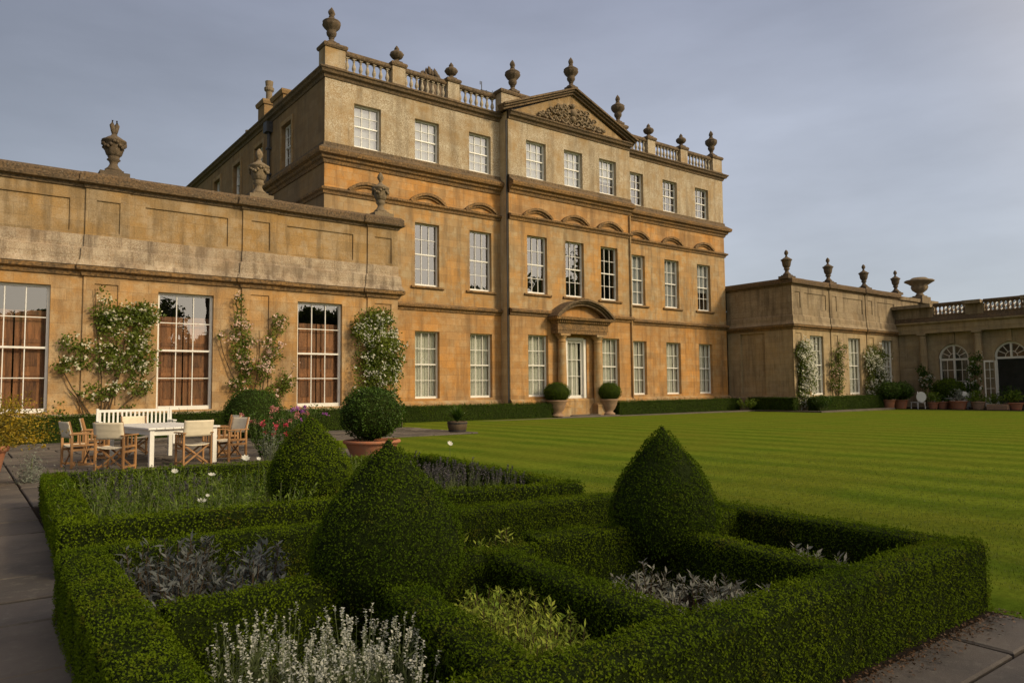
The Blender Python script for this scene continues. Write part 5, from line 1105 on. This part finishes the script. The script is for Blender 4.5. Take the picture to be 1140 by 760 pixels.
for k in range(9): b.box(-w + k * 2 * w / 9 + .004, -w + (k + 1) * 2 * w / 9 - .004, -l, l, .715, .75)
local(b, 'tabletop', M['white'], T, bevel=.004)
for sx in (-1, 1):
    for sy in (-1, 1): b = MB(); b.box(sx * (w - .09) - .042, sx * (w - .09) + .042, sy * (l - .09) - .042, sy * (l - .09) + .042, 0, .714); local(b, 'leg', M['white'], T, bevel=.005)
    b = MB(); b.box(sx * (w - .09) - .012, sx * (w - .09) + .012, -l + .14, l - .14, .60, .714); local(b, 'apron', M['white'], T)
    b = MB(); b.box(-w + .14, w - .14, sx * (l - .09) - .012, sx * (l - .09) + .012, .60, .714); local(b, 'apron', M['white'], T)
T = thing('garden_bench', 'white slatted garden bench against the hedge under the climbing rose', 'bench', (-23.45, -8.7, .012), R(0))
b = MB(); w = .92
b.box(-w, w, .20, .245, .90, .97); b.box(-w, w, .19, .235, .50, .56)
for k in range(17): x = -w + .06 + k * (2 * w - .12) / 16; b.box(x - .022, x + .022, .2, .225, .56, .90)
local(b, 'backrest', M['white'], T)
b = MB()
for k in range(5): b.box(-w, w, -.28 + k * .1, -.20 + k * .1, .42, .45)
local(b, 'seat', M['white'], T)
for sx in (-1, 1):
    b = MB(); b.box(sx * w - .03, sx * w + .03, .19, .26, 0, 1.0); local(b, 'leg', M['white'], T); b = MB(); b.box(sx * w - .03, sx * w + .03, -.30, -.23, 0, .63); local(b, 'leg', M['white'], T); b = MB(); b.box(sx * w - .045, sx * w + .045, -.36, .2, .631, .665); local(b, 'armrest', M['white'], T)

# ================================================================== pots in front of the orangery
G = -.2
potted_ball('big terracotta pot of spreading green shrub at the corner of the far wing', (25.3, -6.75, G), .52, .62, .95, 1.25, .62, 'terracotta', 'bush', .11, 190, wob=.06)
potted_ball('terracotta pot of dark shrub beside the hedge of the far wing', (23.7, -6.75, G), .40, .65, .8, 1.3, .75, 'terracotta', 'bush', .11, 190, wob=.08)
potted_ball('dark clipped ball bush in front of the closed arched window', (27.6, -9.0, G), .3, .5, 1.05, 1.35, .68, 'terracotta', 'yew', .09, 240)
def potted(label, x, y, r, h, ph, pmat='terracotta', leaf=.16, mat='wild', n=26):
    T = thing('potted_plant', label, 'potted plant', (x, y, G)); pot_body(T, r, h, pmat, n=18); P, N = [], []
    for k in range(n):
        a = random.uniform(0, 6.28); el = random.uniform(.2, 1.5); d = np.array([math.cos(a) * math.cos(el), math.sin(a) * math.cos(el), math.sin(el)])
        for i in range(14): P.append(np.array([0, 0, h]) + d * ph * random.uniform(.2, 1)); N.append(d)
    leaves('foliage', np.array(P) + np.array([x, y, G]), np.array(N), leaf, leaf * .4, LM[mat], T, up=.2); return T
potted('terracotta pot of loose greenery beside the round backed white chair', 26.2, -8.55, .34, .45, .75, mat='wild')
potted('low terracotta pot under the white garden table', 26.6, -9.0, .34, .5, .4, mat='bush')
potted('wide terracotta pot of grey green leaves right of the white table', 26.4, -10.1, .55, .55, .8, mat='trail', n=34)
potted('stone pot of leafy plants left of the open glazed doors', 26.6, -11.2, .42, .5, .75, 'pot_stone', mat='wild', n=34)
potted('dark pot of tall foliage standing in the open doorway', 28.7, -12.3, .32, .4, 1.1, 'pot_stone', mat='bush', n=34)
potted('terracotta pot of greenery at the right edge by the open doors', 26.8, -13.3, .42, .45, .8, mat='wild', n=34)
potted('small pot of green leaves in front of the open door leaf', 27.2, -11.85, .26, .3, .7, mat='wild')
T = thing('stone_trough', 'low grey stone trough on the ground before the open doors', 'trough', (26.4, -12.45, G)); b = MB(); b.box(-.28, .28, -.6, .6, 0, .10); b.box(-.28, -.2, -.6, .6, .101, .36); b.box(.2, .28, -.6, .6, .101, .36); b.box(-.2, .2, -.6, -.52, .101, .36); b.box(-.2, .2, .52, .6, .101, .36); local(b, 'basin', M['pot_stone'], T, bevel=.02)
def cafe_chair(label, loc, rz):
    T = thing('garden_chair', label, 'chair', loc, rz)
    for sx in (-1, 1):
        for sy in (-1, 1): b = MB(); b.tube([(sx * .22, sy * .2, 0), (sx * .19, sy * .18, .44)], .018, 6); local(b, 'leg', M['white'], T)
    b = MB(); b.lathe([(.01, .44), (.25, .44), (.25, .47), (.01, .475)], n=20); local(b, 'seat', M['white'], T)
    b = MB(); n = 16; vs = [(.30 * math.sin(2 * PI * k / n), 0, .36 * math.cos(2 * PI * k / n)) for k in range(n)]; b.add([(x, -.23 - .02, z + .84) for x, y, z in vs] + [(x, -.23 + .02, z + .84) for x, y, z in vs], [tuple(range(n)), tuple(reversed(range(n, 2 * n)))] + [(k, (k + 1) % n, n + (k + 1) % n, n + k) for k in range(n)]); local(b, 'backrest', M['white'], T); return T
cafe_chair('white garden chair with a round solid back near the orangery', (25.5, -8.1, G), R(-66))
cafe_chair('white garden chair seen side on left of the round backed one', (25.9, -7.45, G), R(20))
cafe_chair('white garden chair to the right of the white garden table', (26.9, -10.2, G), R(-60))
T = thing('garden_table', 'small white garden table among the pots by the orangery', 'table', (27.0, -9.1, G)); b = MB(); b.box(-.4, .4, -.7, .7, .70, .75); local(b, 'tabletop', M['white'], T)
for sx in (-1, 1):
    for sy in (-1, 1): b = MB(); b.box(sx * .34 - .03, sx * .34 + .03, sy * .62 - .03, sy * .62 + .03, 0, .70); local(b, 'leg', M['white'], T)
wild('low spray of leaves at the foot of the near corner rose', (15.0, -6.9), .6, .8, 40, .2, 'bush', None, 'plant', .2, 'leafy_plant')
wild('low green plant at the inner corner of the far wing', (13.4, -2.6), .6, .6, 40, .14, 'wild', None, 'plant', .3, 'leafy_plant')

P = np.c_[rng.uniform(-26.9, -22.1, 1500), -29.33 - np.abs(rng.normal(size=1500)) * .07, rng.uniform(.016, .032, 1500)]
LM['litter'] = leafmat('dry fallen leaves', (.05, .025, .01), (.16, .085, .035), None, 0, 6); o = leaves('fallen_leaves', P, np.tile([0, 0, 1.], (1500, 1)), .022, .013, LM['litter'], None, out=.1, jit=.3, off=(0, 0, 0)); tag(o, 'dry brown fallen leaves along the foot of the near hedge', None, kind='stuff')
# ================================================================== lawn edge blades and the wood behind the viewer, with an added shade crown
n = 60000
X = rng.uniform(-22.0, -12.5, n) ; Yg = rng.uniform(-31, -21, n); k = (X > -21.9 - .09 * (Yg + 25)) ; X, Yg = X[k], Yg[k]; k = rng.random(len(X)) < np.clip(1.2 - (X + 21.5) / 9, .15, 1); X, Yg = X[k], Yg[k]
P = np.c_[X, Yg, -.0042 * np.maximum(0, X + 21) - .004]; o = leaves('grass', P, np.tile([0, 0, 1.], (len(P), 1)), .030, .005, LM['grass'], None, up=.6, out=1.0, jit=.4, off=(0, 0, 0)); tag(o, 'short mown grass blades along the near lawn edge', None, kind='stuff')
P, N = [], []
q = np.random.default_rng(21)
def clump(c, r, n, fz=.8):
    d = q.normal(size=(n, 3)); d /= np.linalg.norm(d, axis=1, keepdims=True); rr = r * (.55 + .5 * q.random((n, 1)) ** .5) * (1 + .22 * vnoise(d * 3, 1.7, c[0])[:, None]); P.append(np.array(c) + d * rr * np.array([1, 1, fz])); N.append(d)
def canopy(x, y, h, r):
    for k in range(9):
        a = q.random() * 6.28; rr = r * q.uniform(.2, .75); z = h * q.uniform(.45, .92); clump((x + rr * math.cos(a), y + rr * math.sin(a), z), r * q.uniform(.35, .55), 600)
    clump((x, y, h * .8), r * .5, 400)
    for k in range(4): clump((x + q.uniform(-1, 1) * r, y + q.uniform(-1, 1) * r * .5, h * .16), h * .26, 420)
tr = MB()
for k in range(60):
    az = R(-25 + 1.57 * k + q.uniform(-1, 1)); dist = q.uniform(70, 95); el = float(np.interp(math.degrees(az), [0, 14, 24, 40, 47], [7.4, 7.6, 11.2, 12.0, 16.5])) + q.uniform(-1.6, 1.4)
    x, y = dist * math.sin(az), -dist * math.cos(az); h = dist * math.tan(R(max(4, el))) ; canopy(x, y, h, h * .42); tr.tube([(x, y, -1), (x, y, h * .8)], [.5, .2], 6)
for k in range(9): d = q.normal(size=3); d *= q.uniform(.3, 1) / np.linalg.norm(d); clump((-4.6 + 5.5 * d[0], -66 + 5.5 * d[1], 21.4 + 5.0 * d[2]), q.uniform(1.7, 2.4), 380)      # added unseen crown, placed only to keep the sun off the box garden
tr.tube([(-4.6, -66, -1), (-4.4, -66, 12), (-4.6, -66.2, 23)], [.7, .5, .15], 8)  # trunk under the added shade crown
o = leaves('woodland_and_shade_crown', np.concatenate(P), np.concatenate(N), .75, .5, LM['tree'], None, off=(0, 0, 0)); tag(o, 'dark belt of trees behind the garden, mirrored in the upper windows, plus an added shade crown', None, kind='stuff')
t = tr.build('trunks', M['bark'], o)
